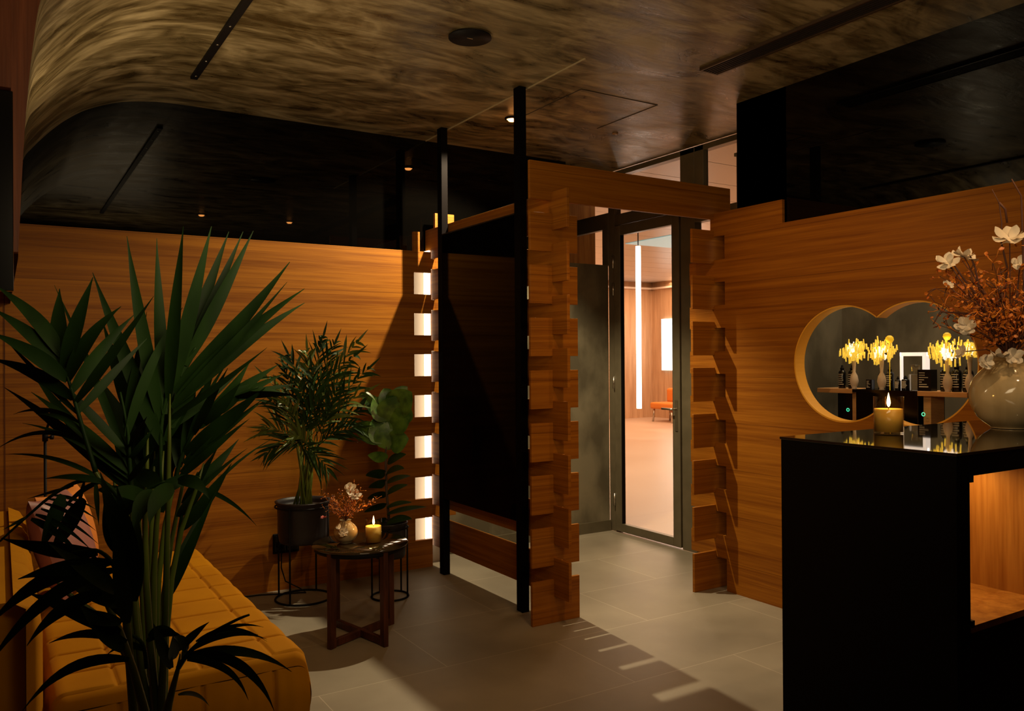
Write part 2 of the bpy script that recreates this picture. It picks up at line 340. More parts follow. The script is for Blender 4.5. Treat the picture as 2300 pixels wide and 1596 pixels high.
# stucco ceiling that curves down into the west side
prof = [(.046, 1.70), (.0585, 1.98), (.07, 2.16), (.085, 2.32), (.108, 2.474), (.157, 2.555), (.252, 2.665), (.335, 2.74), (.426, 2.80), (.582, 2.862), (.765, 2.893), (.9, 2.90)]
def smooth_prof(p, n=6):
    out = []
    for i in range(len(p)-1):
        p0 = Vector(p[max(i-1, 0)]); p1 = Vector(p[i]); p2 = Vector(p[i+1]); p3 = Vector(p[min(i+2, len(p)-1)])
        for k in range(n):
            t = k/n; out.append(.5*((2*p1)+(p2-p0)*t+(2*p0-5*p1+4*p2-p3)*t*t+(3*p1-p0-3*p2+p3)*t**3))
    out.append(Vector(p[-1])); return out
sp = smooth_prof(prof)
cl = MB(); ys = [2.80, 3.4, 4.0, 4.6, 5.12]
vs = [(p.x, y, p.y) for y in ys for p in sp]; n = len(sp)
cl.add(vs, [(j*n+i, j*n+i+1, (j+1)*n+i+1, (j+1)*n+i) for j in range(len(ys)-1) for i in range(n-1)], True)
cl.box(.9, 4.2, -2.2, 5.4, 2.90, 2.96); cl.box(-1.2, .9, -2.2, 2.80, 2.90, 2.96)
struct(cl.build('ceiling', STUC))
struct(MB().box(2.488, 2.495, 3.28, 5.09, 2.894, 2.90).build('trim_3', mat('lit_edge_bead', (.42, .34, .2), .5)))  # pale strip paints the lit edge line of the ceiling step
tr = MB(); a = (2.76, 3.64); b = (3.31, 3.70)
tr.box(2.76, 3.32, 3.668, 3.672, 2.897, 2.90); tr.box(2.756, 2.760, 3.668, 4.25, 2.897, 2.90); tr.box(3.32, 3.324, 3.668, 4.25, 2.897, 2.90)
struct(tr.build('trim_4', mat('hatch_joint', (.03, .022, .012), .7)))
struct(MB().box(-.62, -.6, -2.2, 5.1, 0, 2.9).build('wall_west', REDW))
struct(MB().box(-.62, 3.75, -2.22, -2.2, 0, 2.9).build('wall_south', REDW))
# east wall with slotted north edge and two overlapping circles
hw = MB().box(3.68, 3.70, -2.2, 3.485, 0, 2.14)
h = hw.build('wall_east', OAK)
CYL = []
for cy in (2.68, 2.294):
    m = MB(); c = [(cy+.308*math.cos(2*math.pi*i/96), 1.36+.303*math.sin(2*math.pi*i/96)) for i in range(96)]
    m.prism(c, 0, 3.6, 3.78); CYL.append(m.build('cutter', None))
cut(h, CYL); bm = bmesh.new(); bm.from_mesh(h.data)
def bmbox(bm, x0, x1, y0, y1, z0, z1):
    t = MB().box(x0, x1, y0, y1, z0, z1); vv = [bm.verts.new(v) for v in t.v]
    for f in t.f: bm.faces.new([vv[i] for i in f])
for k in range(8):
    z0 = .191+PER*k; z1 = z0+.136 if k < 7 else 2.27
    bmbox(bm, 3.68, 3.70, 3.485, 3.60 if k == 7 else 3.78, z0 if k < 7 else 2.128, z1)
bmbox(bm, 3.68, 3.70, 3.057, 3.485, 2.14, 2.27)
bm.to_mesh(h.data); bm.free(); h.data.materials.clear(); h.data.materials.append(OAK); struct(h)
# reveal lining of the double circle
rg = MB(); th = math.acos((2.68-2.487)/.305)
def arc(cy, a0, a1, n=60, r=.308): return [(cy+r*math.cos(a0+(a1-a0)*i/n), 1.36+r*.984*math.sin(a0+(a1-a0)*i/n)) for i in range(n+1)]
for cy, a0, a1 in ((2.68, -(math.pi-th), math.pi-th), (2.294, th, 2*math.pi-th)):
    o_ = arc(cy, a0, a1); i_ = arc(cy, a0, a1, r=.300); m = len(o_)
    vs = [(3.683, *p) for p in i_]+[(3.76, *p) for p in i_]+[(3.683, *p) for p in o_]+[(3.76, *p) for p in o_]
    fs = []
    for i in range(m-1): fs += [(i, i+1, m+i+1, m+i), (2*m+i, 3*m+i, 3*m+i+1, 2*m+i+1), (i, 2*m+i, 2*m+i+1, i+1), (m+i, m+i+1, 3*m+i+1, 3*m+i)]
    rg.add(vs, fs, False)
struct(rg.build('trim_1', mat('reveal_lining', (.80, .38, .03), .5)))
struct(MB().box(3.71, 3.73, -2.2, 3.41, 2.14, 2.90).box(3.71, 3.73, 3.05, 3.41, 2.27, 2.9).build('wall_east_glazing', BGLASS))
# vestibule walls
struct(MB().box(2.62, 4.20, 5.24, 5.28, 0, 2.15).box(3.4, 4.20, 5.24, 5.28, 2.72, 2.9).build('wall_vestibule', PLAS))
struct(MB().box(2.62, 4.20, 5.222, 5.24, 0, .085).build('baseboard_vestibule', BRONZE))
# glazed door wall at X = 4.21
XD = 4.21
def fr_box(m, y0, y1, z0, z1, d=.07): m.box(XD, XD+d, y0, y1, z0, z1)
df = MB(); fr_box(df, 5.17, 5.25, 0, 2.9); fr_box(df, 4.27, 4.415, 0, 2.9); fr_box(df, 4.415, 5.17, 2.46, 2.55); fr_box(df, 3.3, 5.25, 2.86, 2.9)
fr_box(df, 4.18, 4.27, 2.4, 2.9, .05); fr_box(df, 3.3, 4.27, 2.36, 2.44); fr_box(df, 5.25, 6.4, 2.45, 2.58, .05); fr_box(df, 5.25, 5.33, 2.15, 2.45, .05); fr_box(df, 5.25, 6.4, 2.84, 2.9)
struct(df.build('door_frame', BRONZE, bevel=.004))
dr = thing('door_1', '', '', (XD, 4.79, 0)); del dr['label']; del dr['category']; struct(dr)
lf = MB(); d = .045
for y0, y1, z0, z1 in ((5.09, 5.165, .01, 2.455), (4.42, 4.495, .01, 2.455), (4.495, 5.09, .01, .075), (4.495, 5.09, 2.375, 2.455)): lf.box(XD-.012, XD+.033, y0, y1, z0, z1)
lf.build('door_leaf', BRONZE, dr, .004)
gl = MB(); 
for y0, y1, z0, z1 in ((5.083, 5.09, .075, 2.375), (4.495, 4.502, .075, 2.375)): gl.box(XD-.006, XD+.02, y0, y1, z0, z1)
gl.build('glazing_bead', BMET, dr)
MB().box(XD+.008, XD+.014, 4.495, 5.09, .075, 2.375).build('glass_pane', PANE, dr)
hd = MB().box(XD-.018, XD-.012, 4.440, 4.468, .86, 1.085); hd.tube([(XD-.016, 4.454, 1.02), (XD-.055, 4.454, 1.02), (XD-.06, 4.47, 1.02), (XD-.06, 4.56, 1.02)], .008)
hd.build('door_handle', CHROME, dr)
for z in (2.17, 1.95, 1.2, .26): MB().tube([(XD-.018, 5.168, z-.05), (XD-.018, 5.168, z+.05)], .009).build('hinge', CHROME, dr)
for i, (y0, y1) in enumerate(((4.415, 5.17), (3.3, 4.18))):
    struct(MB().box(XD+.03, XD+.036, y0, y1, 2.55 if i == 0 else 2.44, 2.86).build('window_%d' % (i+1), PANE))
# hall beyond the door
struct(MB().box(4.2, 15, 2.2, 16, -.08, 0).build('floor_hall', HALLF))
hc = MB()
for i in range(22):
    hc.box(4.3, 15, 2.2+i*.62, 2.2+i*.62+.61, 3.15, 3.2)
struct(hc.build('ceiling_hall', CEILP))
struct(MB().box(4.3, 13.0, 14.6, 14.7, 0, 3.15).build('wall_hall_north', HALLW))
struct(MB().box(13.0, 13.1, 2.2, 14.6, 0, 3.15).build('wall_hall_east', HALLW))
struct(MB().box(4.3, 4.97, 6.4, 6.45, 0, 3.15).build('wall_hall_panel', OAKV))
struct(MB().box(4.3, 13.0, 14.5, 14.6, 2.98, 3.02).box(12.9, 13.0, 2.2, 14.6, 2.98, 3.02).build('trim_5', mat('white_cornice', (.8, .72, .64), .5)))
# room behind the circular window
struct(MB().box(4.72, 4.74, 1.0, 3.6, 0, 2.6).build('wall_back_room', PLAS))
struct(MB().box(3.76, 4.72, 3.44, 3.46, 0, 2.6).build('wall_back_room_side', PLAS))
struct(MB().box(3.74, 4.74, 1.0, 3.46, 2.6, 2.62).build('ceiling_back_room', PLAS))
struct(MB().box(4.2, 4.72, 1.0, 3.44, -.02, 0).build('floor_back_room', PLAS))

# ------------------------------------------------------------------ timber partition
P = thing('timber_partition', 'interlocking oak board partition with a lintel framing the way to the glass door', 'partition', (2.49, 3.57, 0))
T = .018
MB().box(2.345, 3.823, 3.57, 3.57+T, 2.232, 2.435).build('lintel', OAK, P, .0015)
for k in range(8):
    z0, z1 = (0, .228) if k == 0 else (.3025+PER*(k-1), .3025+PER*(k-1)+.2025)
    MB().box(2.345, 2.65, 3.57, 3.57+T, z0, z1).build('board', OAK, P, .0015)
    MB().box(3.50, 3.80, 3.57, 3.57+T, z0, z1).build('board', OAK, P, .0015)
    z0 = .14+PER*k; MB().box(2.482, 2.482+T, 3.435, 5.09, z0, z0+.203).build('board', OAK, P, .0015)
# black posts and black glass panel
Q = thing('panel_stand', 'tall black glass panel hung between two black ceiling posts', 'room divider', (2.45, 4.3, 0))
for y in (3.80, 4.74): MB().box(2.43, 2.475, y, y+.06, 0, 2.90).build('post', POSTM, Q, .002)
MB().box(2.432, 2.455, 3.86, 4.74, .495, 2.20).build('glass_panel', PANELG, Q, .001)
MB().box(2.428, 2.458, 3.86, 4.74, 2.20, 2.206).build('top_edge', mat('polished_edge', (.4, .33, .25), .25, 1), Q)
# warm strip hidden in the recess
tag(recenter(MB().box(2.469, 2.4805, 5.015, 5.092, .12, 2.135).build('strip_light', STRIP)), 'warm vertical light strip glowing in the recess behind the little wall slots', 'light strip')

# ------------------------------------------------------------------ west bulkhead
K = thing('hanging_cabinet', 'reddish wooden cabinet with a black glossy front high at the left edge', 'cabinet', (-.2, 2.7, 1.2))
pp = [(p.x, p.y) for p in sp if p.y < 2.55]
right = [(x*1.0, z) for x, z in pp]
MB().prism([(-.59, 1.715)]+[(.046, 1.715)]+right[1:]+[(.16, 2.56), (.3, 2.89), (-.59, 2.89)], 1, 2.76, 2.80).build('end_board', REDW, K, .001)
MB().box(-.59, .030, 2.70, 2.757, 2.17, 2.89).build('upper_panel', REDW, K, .002)
MB().box(-.59, .034, 2.72, 2.757, 1.60, 2.167).build('black_front', PBLACK, K, .002)

# ------------------------------------------------------------------ ceiling fittings
sk = thing('ceiling_speaker', 'round black speaker flush in the middle of the stucco ceiling', 'speaker', (1.86, 3.33, 2.89))
MB().lathe([(.10, 0), (.10, .006), (.085, .010), (.082, .012)], (1.86, 3.33, 2.888)).build('rim', BMET, sk)
MB().lathe([(.0, .002), (.082, .002), (.084, .006)], (1.86, 3.33, 2.888)).build('grille', mat('grille', (.02, .014, .012), .6), sk)
MB().box(1.845, 1.875, 3.327, 3.333, 2.887, 2.889).build('badge', CHROME, sk)
tk = thing('track_slot', 'thin black lighting track running along the ceiling at left', 'light track', (.875, 3.2, 2.89))
MB().box(.858, .892, 1.0, 4.56, 2.884, 2.899).build('channel', BMET, tk)
for y in (3.75, 4.0, 4.25, 4.5): MB().lathe([(.007, 0), (.005, .003)], (.875, y, 2.882), 10).build('clip', CHROME, tk)
ar = thing('air_diffuser', 'long black slotted air diffuser in the ceiling at right', 'air vent', (3.16, 2.0, 2.885))
MB().box(3.09, 3.10, .4, 3.09, 2.885, 2.899).box(3.21, 3.22, .4, 3.09, 2.885, 2.899).box(3.10, 3.21, 3.08, 3.09, 2.885, 2.899).build('frame', mat('diffuser_frame', (.05, .026, .012), .45), ar)
MB().box(3.10, 3.21, .4, 3.08, 2.894, 2.899).build('backing', BMET, ar)
for i in range(5): MB().box(3.117+i*.019, 3.121+i*.019, .4, 3.08, 2.886, 2.894).build('slat', mat('slat', (.014, .008, .005), .5) if i == 0 else bpy.data.materials['slat'], ar)
def downlight(x, y, label, glow=True):
    t = thing('ceiling_spotlight', label, 'spotlight', (x, y, 2.885), 'round ceiling spotlights')
    MB().lathe([(.046, .012), (.046, .004), (.036, 0), (.033, .004), (.033, .012)], (x, y, 2.887), 28).build('trim_ring', BMET, t)
    MB().lathe([(0, -.012), (.02, -.010), (.032, .002), (.032, .008)], (x, y, 2.889), 24).build('lens', SPOTE, t)
downlight(2.717, 4.333, 'glowing orange ceiling spotlight beside the nearer black post')
downlight(1.76, 1.38, 'orange ceiling spotlight over the lounge behind the viewer, left of its pair')
downlight(2.67, 1.38, 'orange ceiling spotlight over the lounge behind the viewer, right of its pair')
sn = MB().lathe([(.02, .012), (.02, .003), (.012, 0), (0, 0)], (3.495, 4.276, 2.889), 20).build('ceiling_sensor', mat('sensor', (.25, .14, .06), .4)); tag(recenter(sn), 'tiny round sensor in the ceiling near the glass transoms', 'sensor')

# ------------------------------------------------------------------ sofa
SF = thing('velvet_sofa', 'mustard yellow velvet bench sofa with quilted seat along the left side', 'sofa', (.5, 3.6, 0))
def quilt():
    xs0, xs1, y0, y1, zt, zb = .12, .88, 2.72, 4.53, .42, .205
    sx = [.12, .30, .54, .765, .88]; sy = [2.72+.02, 2.93, 3.13, 3.33, 3.53, 3.72, 3.91, 4.11, 4.31, 4.51]
    nx, ny = 150, 520; m = MB(); vs = []; fs = []
    def dist(v, arr): return min(abs(v-a) for a in arr)
    def corner(u, lo, hi, r=.045):
        e = min(u-lo, hi-u)
        return 0 if e >= r else r-math.sqrt(max(0, r*r-(r-e)**2))
    for j in range(ny+1):
        y = y0+(y1-y0)*(.5-.5*math.cos(math.pi*j/ny)*1.0) if False else y0+(y1-y0)*j/ny
        for i in range(nx+1):
            x = xs0+(xs1-xs0)*i/nx
            z = zt-corner(x, xs0, xs1)-corner(y, y0, y1)
            if .03 < y-y0:
                dx = dist(x, sx[1:-1]); dy = dist(y, sy[1:-1])
                z -= .009*math.exp(-(dx/.006)**2)+.017*math.exp(-(dy/.0065)**2)*(1 if x > .16 else .3)
                z += .006*(1-math.exp(-(dy/.04)**2))*(1-.5*math.exp(-(dx/.04)**2))
            vs.append((x, y, z))
    fs = [(j*(nx+1)+i, j*(nx+1)+i+1, (j+1)*(nx+1)+i+1, (j+1)*(nx+1)+i) for j in range(ny) for i in range(nx)]
    m.add(vs, fs, True)
    # pleated near end, sides and far end
    def skirt(pts, nrm):
        n = len(pts); rows = 14; v2 = []; f2 = []
        for r in range(rows+1):
            t = r/rows
            for k, p in enumerate(pts):
                z = p[2]+(zb-p[2])*t; bul = .010*math.sin(math.pi*min(1, t*1.05))
                q = Vector((p[0], p[1], z))+Vector(nrm)*bul
                if nrm[1] < 0:
                    ds = dist(p[0], (.30, .54, .765)); q += Vector(nrm)*(-.016*math.exp(-(ds/.005)**2)+.008*(1-math.exp(-(ds/.04)**2))) + Vector(nrm)*.003*math.sin(p[0]*120+3*math.sin(p[0]*17))*math.exp(-t*3)*t*8*.4
                v2.append(q)
        for r in range(rows):
            for k in range(n-1): f2.append((r*n+k, r*n+k+1, (r+1)*n+k+1, (r+1)*n+k))
        m.add(v2, f2, True)
    skirt([vs[i] for i in range(nx+1)], (0, -1, 0)); skirt([vs[j*(nx+1)+nx] for j in range(ny+1)], (1, 0, 0))
    skirt([vs[ny*(nx+1)+i] for i in range(nx, -1, -1)], (0, 1, 0)); skirt([vs[j*(nx+1)] for j in range(ny, -1, -1)], (-1, 0, 0))
    m.box(xs0+.01, xs1-.01, y0+.01, y1-.01, zb-.01, zb+.01)
    return m
quilt().build('seat_cushion', VELV, SF)
bk = MB()
for i in range(9):
    y0 = 2.72+i*.2013; prof_ = []
    n = 10; vs = []; fs = []
    for a in range(n+1):
        th_ = math.pi*a/n; yy = y0+.1006-.1006*math.cos(th_); dp = 0
        for z in (.10, .25, .45, .60, .66, .695, .715): 
            f_ = 1 if z < .65 else (.85 if z < .67 else (.4 if z < .70 else -1.2))
            vs.append((.060+(.045*math.sin(th_)**.6)*(f_ if f_ > 0 else 0)+(-.03 if f_ < 0 else 0), yy, z))
    for a in range(n):
        for c in range(6): fs.append((a*7+c, (a+1)*7+c, (a+1)*7+c+1, a*7+c+1))
    bk.add(vs, fs, True)
bk.box(-.06, .060, 2.80, 4.52, .10, .70)
bk.build('backrest', VELV, SF)
for x, y in ((.83, 2.80), (.83, 4.44), (.18, 2.80), (.18, 4.44)):
    MB().box(x-.025, x+.025, y-.025, y+.025, 0, .20).build('leg', BMET, SF)
MB().box(.16, .84, 2.78, 4.47, .165, .197).build('base_frame', BMET, SF)
def cushion(name, label, c, size, thick, nrm, up, m_):
    nrm = Vector(nrm).normalized(); up = Vector(up); up = (up-nrm*up.dot(nrm)).normalized(); sd = up.cross(nrm)
    mb = MB(); n = 22
    for s in (1, -1):
        vs = []
        for j in range(n+1):
            for i in range(n+1):
                u, v = 2*i/n-1, 2*j/n-1
                pinch = 1-.10*(1-abs(u)**2)*(abs(v)**3); pinch2 = 1-.10*(1-abs(v)**2)*(abs(u)**3)
                t = ((1-u*u)*(1-v*v))**.42*thick/2
                vs.append(Vector(c)+sd*(u*size/2*pinch2)+up*(v*size/2*pinch)+nrm*(s*(t+.0)))
        fs = [(j*(n+1)+i, j*(n+1)+i+1, (j+1)*(n+1)+i+1, (j+1)*(n+1)+i) for j in range(n) for i in range(n)]
        if s < 0: fs = [f[::-1] for f in fs]
        mb.add(vs, fs, True)
    o = mb.build(name, m_); return tag(recenter(o), label, 'cushion')
cushion('cushion', 'dusty pink velvet cushion leaning on the sofa back behind the big palm', (.22, 3.86, .655), .42, .18, (1, -.35, .34), (-.22, .1, 1), PINK)
cushion('cushion', 'orange velvet cushion behind the pink one at the far end of the sofa', (.26, 4.25, .63), .38, .16, (1, -.55, .30), (-.2, .1, 1), ORNG)
# slim black lamp stand behind sofa
RL = thing('lamp_stand', 'slim black adjustable lamp stand rising behind the pink cushion', 'lamp', (.19, 4.72, 0))
b0 = Vector((.19, 4.72, 0)); hz = 1.02
MB().lathe([(.0, .0), (.11, .0), (.11, .012), (.02, .02), (0, .02)], b0, 28).build('base', BMET, RL)
MB().tube([b0+Vector((0, 0, .015)), b0+Vector((0, 0, hz))], .007).build('pole', BMET, RL)
k_ = MB().tube([b0+Vector((0, 0, hz-.02)), b0+Vector((0, 0, hz+.03))], .013); k_.tube([b0+Vector((0, 0, hz)), b0+Rv*.03+Vector((0, 0, hz))], .005); k_.tube([b0+Rv*.028+Vector((0, 0, hz)), b0+Rv*.04+Vector((0, 0, hz))], .011); k_.build('knob', BMET, RL)
MB().tube([b0+Vector((0, 0, hz+.02)), b0+Rv*.03+Vector((0, 0, hz+.10)), b0+Rv*.10+Vector((0, 0, hz+.22))], .006).build('arm', BMET, RL)

# ------------------------------------------------------------------ side table
tc_ = Vector((1.545, 3.94, 0))
TB = thing('side_table', 'round dark glass side table on four walnut legs with a low cross stretcher', 'side table', tc_)
MB().lathe([(0, .462), (.236, .462), (.24, .465), (.24, .470), (.237, .473), (0, .473)], tc_, 72).build('table_top', TTOP, TB)
MB().lathe([(.205, .435), (.228, .445), (.228, .462), (.205, .462), (.205, .435)], tc_, 64).build('apron_ring', BMET, TB)
fo = [Vector(v) for v in ((-.235, -.125, 0), (.045, -.235, 0), (-.06, .225, 0), (.21, .085, 0))]
for f in fo:
    r_ = f.normalized(); t_ = Vector((-r_.y, r_.x, 0)); c_ = tc_+r_*.212
    MB().obox(c_+Vector((0, 0, .231)), r_*.019, t_*.013, (0, 0, .231)).build('leg', WALN, TB, .003)
for a, b in ((0, 3), (1, 2)):
    pa, pb = tc_+fo[a].normalized()*.20, tc_+fo[b].normalized()*.20
    MB().bar(pa+Vector((0, 0, .022+.001*a)), pb+Vector((0, 0, .022+.001*a)), .024, .036).build('stretcher', WALN, TB, .003)
def candle(name, label, c, r, h, wax, em=5):
    c = Vector(c); t = thing(name, label, 'candle', c)
    MB().lathe([(0, .0), (r, .0), (r, h), (r-.002, h), (r-.002, .004), (0, .004)], c, 48).build('glass', TUMB, t)
    MB().lathe([(0, .005), (r-.0025, .005), (r-.0025, wax), (r*.8, wax-.002), (r*.3, wax-.004), (0, wax-.004)], c, 48).build('wax', WAX, t)
    MB().tube([c+Vector((0, 0, wax-.005)), c+Vector((.001, 0, wax+.008)), c+Vector((.002, 0, wax+.013))], .0012, 6).build('wick', WICK, t)
    MB().lathe([(0, 0), (.0042, .006), (.0062, .014), (.0056, .022), (.0032, .034), (.0012, .043), (0, .048)], c+Vector((.001, 0, wax+.004)), 16).build('flame', FLAME, t)
    l = light('POINT', name+'_light', c+Vector((0, 0, wax+.03)), em, (1, .50, .12), size=.008); return t
candle('candle', 'lit yellow candle in a glass tumbler on the round side table', (1.603, 3.905, .4732), .042, .122, .082, 1.6)
candle('candle', 'lit yellow candle in a glass tumbler on the black counter', (2.435, 1.605, 1.1512), .0455, .117, .078, 1.8)

# ------------------------------------------------------------------ black counter
CO = thing('reception_counter', 'black reception counter with a mirror-like top and an oak niche', 'counter', (2.7, 1.45, 0))
x0, x1, y0, y1, zt = 2.065, 3.45, 1.174, 1.727, 1.142
nx0, nx1, nz0, nz1 = 2.125, 2.53, .70, 1.087
MB().box(x0, x0+.02, y0, y1, 0, zt).build('side_panel', COUNTER, CO, .001)
MB().box(x1-.02, x1, y0, y1, 0, zt).build('side_panel', COUNTER, CO, .001)
fp = MB().box(x0+.02, nx0, y0, y0+.02, 0, zt); fp.box(nx0, nx1, y0, y0+.02, 0, nz0-.018); fp.box(nx0, nx1, y0, y0+.02, nz1, zt); fp.box(nx1, x1-.02, y0, y0+.02, 0, zt)
fp.box(x0+.02, x1-.02, y1-.02, y1, 0, zt).box(x0+.02, x1-.02, y0+.02, y1-.02, zt-.02, zt).build('front_panel', COUNTER, CO)
MB().box(x0-.003, x1+.003, y0-.003, y1+.003, zt, 1.15).build('counter_top', CTOP, CO, .001)
nb = MB().box(nx0, nx1+.3, y0-.002, y0+.40, nz0-.018, nz0); nb.box(nx0-.018, nx0, y0+.022, y0+.40, nz0-.018, nz1+.018)
nb.box(nx1, nx1+.018, y0+.001, y0+.40, nz0, nz1); nb.box(nx0, nx1, y0+.38, y0+.40, nz0, nz1); nb.box(nx0, nx1, y0+.021, y0+.38, nz1, nz1+.015)
nb.build('niche', OAKV, CO)
for z in (nz1-.004, nz0+.008): MB().box(nx0, nx0+.012, y0-.004, y0+.015, z-.012, z+.006).build('hinge', BMET, CO)
light('AREA', 'niche_light', (nx0+.2, y0+.2, nz1-.01), 1.7, (1, .58, .2), (nx0+.2, y0+.2, 0), sx=.3, sy=.04)

# ------------------------------------------------------------------ vases and bouquets
def vase(name, label, c, R, h, neck):
    c = Vector(c); t = thing(name, label, 'vase', c)
    pr = [(0, 0), (R*.45, 0), (R*.50, .02*h), (R*.78, .14*h), (R*.96, .32*h), (R, .48*h), (R*.93, .64*h), (R*.74, .78*h), (neck*1.1, .90*h), (neck*.92, .95*h), (neck*1.1, .995*h), (neck*1.14, h), (neck*.98, .99*h), (neck*.8, .93*h), (neck*.7, .8*h), (0, .75*h)]
    q = [Vector(p) for p in pr]; sm = smooth_prof([(p.x, p.y) for p in q[:13]], 4)
    MB().lathe([(max(p.x, 0), max(p.y, 0)) for p in sm]+pr[13:], c, 64).build('body', VASE, t)
    return t
rnd = random.Random(7)
def blossom(mb, c, r, nrm, n=6, seed=0):
    rr_ = random.Random(seed); c = Vector(c); nrm = Vector(nrm).normalized(); a = nrm.orthogonal().normalized(); b = nrm.cross(a)
    for ring_, (k, s, lift) in enumerate(((n, 1.0, .25), (n-1, .7, .65))):
        for i in range(k):
            q = 2*math.pi*(i+.5*ring_)/k+rr_.uniform(-.2, .2); d = a*math.cos(q)+b*math.sin(q)
            tip = c+d*r*s*rr_.uniform(.8, 1.1)+nrm*r*lift*rr_.uniform(.6, 1.2)
            mb.leaf(c, tip, r*.75*s, bend=(nrm*(-.15*r)+d*.1*r), face=nrm, twist=rr_.uniform(-20, 20), n=6, shape='petal', fold=-.25)
def bouquet(name, label, c, reach, spread, n_br, flowers, seed, rt=.0016, up=1.0, lean=(0, 0, 0)):
    rg_ = random.Random(seed); c = Vector(c); t = thing(name, label, 'dried flowers', c)
    br = MB(); dr_ = MB(); 
    for i in range(n_br):
        q = rg_.uniform(0, 2*math.pi); e = rg_.uniform(.15, 1)**.6*spread
        d = Vector((math.cos(q)*math.sin(e), math.sin(q)*math.sin(e), math.cos(e)*up))+Vector(lean); d.normalize(); ln = reach*rg_.uniform(.6, 1)
        pts = [c]; p = c.copy(); dd = (Vector((0, 0, 1))*.7+d*.5).normalized()
        for k in range(7):
            dd = (dd+d*.5+Vector([rg_.uniform(-.28, .28) for _ in range(3)])).normalized(); p = p+dd*ln/7; pts.append(p.copy())
        br.tube(pts, [rt*(1-.08*k) for k in range(len(pts))], 5)
        for k in range(2, 8):
            for _ in range(rg_.choice((2, 3, 4))):
                o_ = Vector([rg_.uniform(-1, 1) for _ in range(3)]).normalized()*ln*rg_.uniform(.05, .14); o_ = o_+dd*ln*.05
                e1 = pts[k]+o_; mid = (pts[k]+e1)/2+Vector([rg_.uniform(-.2, .2)*ln*.06 for _ in range(3)])
                tgt = br if rg_.random() < .35 else dr_
                tgt.tube([pts[k], mid, e1], [rt*.8, rt*.7, rt*.6], 4)
                for _ in range(rg_.choice((1, 2, 3))):
                    e2 = e1+Vector([rg_.uniform(-1, 1) for _ in range(3)]).normalized()*ln*rg_.uniform(.02, .05)
                    dr_.leaf(e1, e2, ln*.03, twist=rg_.uniform(0, 90), n=3, shape='petal')
    br.build('branches', TWIG, t); dr_.build('dried_sprays', DRIED, t)
    for i, (fc, r, m_) in enumerate(flowers):
        fb = MB(); nn = (CAM-Vector(fc)).normalized()*.5+Vector([rg_.uniform(-.6, .6) for _ in range(2)]+[rg_.uniform(.1, .9)])
        blossom(fb, fc, r, nn, 5+i % 2, seed+i); fo_ = fb.build('blossom', m_, t)
        c0 = c+Vector((0, 0, 0)); m0 = (c0+Vector(fc))/2+Vector((0, 0, .02))
        MB().tube([c0, m0, Vector(fc)], rt*.9, 5).build('stem', TWIG, t)
    return t
VC = Vector((2.93, 1.475, 1.1512))
vase('vase', 'large round cream glazed vase on the black counter', VC, .128, .245, .058)
vt = VC+Vector((0, 0, .235))
dV = 2.80
fl = [(W(2128, 588, dV-.05), .040, PETAL), (W(2165, 575, dV-.02), .046, PETAL), (W(2268, 535, dV-.1), .058, PETAL), (W(2170, 730, dV-.06), .036, PETAL), (W(2250, 655, dV), .03, PETAL), (W(2240, 800, dV-.1), .034, PETAL), (W(2292, 590, dV), .032, PETAL), (W(2215, 812, dV-.12), .028, PETAL), (W(2275, 800, dV-.1), .032, PETAL), (W(2130, 640, dV-.05), .02, PETAL), (W(2160, 790, dV-.1), .028, PETAL)]
BQ = bouquet('bouquet', 'wild bouquet of orange dried sprays and white blossoms in the counter vase', vt, .40, 1.15, 46, fl, 11, .0022, .9, (-.12, .06, 0))
tw = MB()
for pts in ([(2262, 790), (2255, 690), (2262, 600), (2248, 540), (2250, 500), (2244, 455), (2228, 425)], [(2290, 780), (2300, 640), (2296, 500), (2294, 440), (2272, 402)], [(2244, 455), (2258, 470), (2262, 500)], [(2240, 760), (2200, 670), (2160, 620), (2140, 590)], [(2250, 720), (2195, 706), (2150, 702), (2112, 700), (2096, 728)], [(2255, 700), (2200, 650), (2190, 600), (2178, 572)]):
    tw.tube([W(x, y, dV-.03) for x, y in pts], [.0042-.0005*i for i in range(len(pts))], 6)
tw.build('long_twigs', TWIG, BQ)
vc2 = Vector((1.485, 3.985, .4732))
vase('vase', 'small round cream glazed vase on the round side table', vc2, .060, .112, .026)
d2 = 4.15
fl2 = [(W(786, 1097, d2), .036, PETAL), (W(797, 1110, d2-.03), .034, PETAL), (W(765, 1188, d2-.05), .032, PETAL), (W(772, 1196, d2-.07), .028, PETAL), (W(727, 1162, d2), .020, PETALR)]
B2 = bouquet('bouquet', 'little bouquet of orange dried twigs and pale blossoms in the side table vase', vc2+Vector((0, 0, .106)), .20, 1.1, 24, fl2, 5, .0014, .9, (0, 0, 0))

# ------------------------------------------------------------------ planters on wire stands
def planter(name, label, c, r, ztop, zbot, rs, nleg, phase):
    c = Vector(c); t = thing(name, label, 'planter', c)
    MB().lathe([(0, zbot), (r*.86, zbot), (r*.93, zbot+.012), (r*.96, zbot+.05), (r, ztop-.02), (r*1.08, ztop-.006), (r*1.09, ztop), (r*.98, ztop), (r*.95, ztop-.02), (r*.93, ztop-.045), (0, ztop-.045)], c, 56).build('pot', POTM, t)
    MB().lathe([(0, ztop-.03), (r*.90, ztop-.035), (r*.92, ztop-.044)], c, 40).build('soil', SOIL, t)
    for i in range(nleg):
        q = phase+2*math.pi*i/nleg; d = Vector((math.cos(q), math.sin(q), 0))*rs
        MB().tube([c+d+Vector((0, 0, .006)), c+d+Vector((0, 0, ztop-.02))], .0055, 8).build('leg', BMET, t)
    MB().ring(c+Vector((0, 0, .006)), rs, .006).build('foot_ring', BMET, t)
    MB().ring(c+Vector((0, 0, ztop-.03)), rs, .005).build('top_ring', BMET, t)
    return t
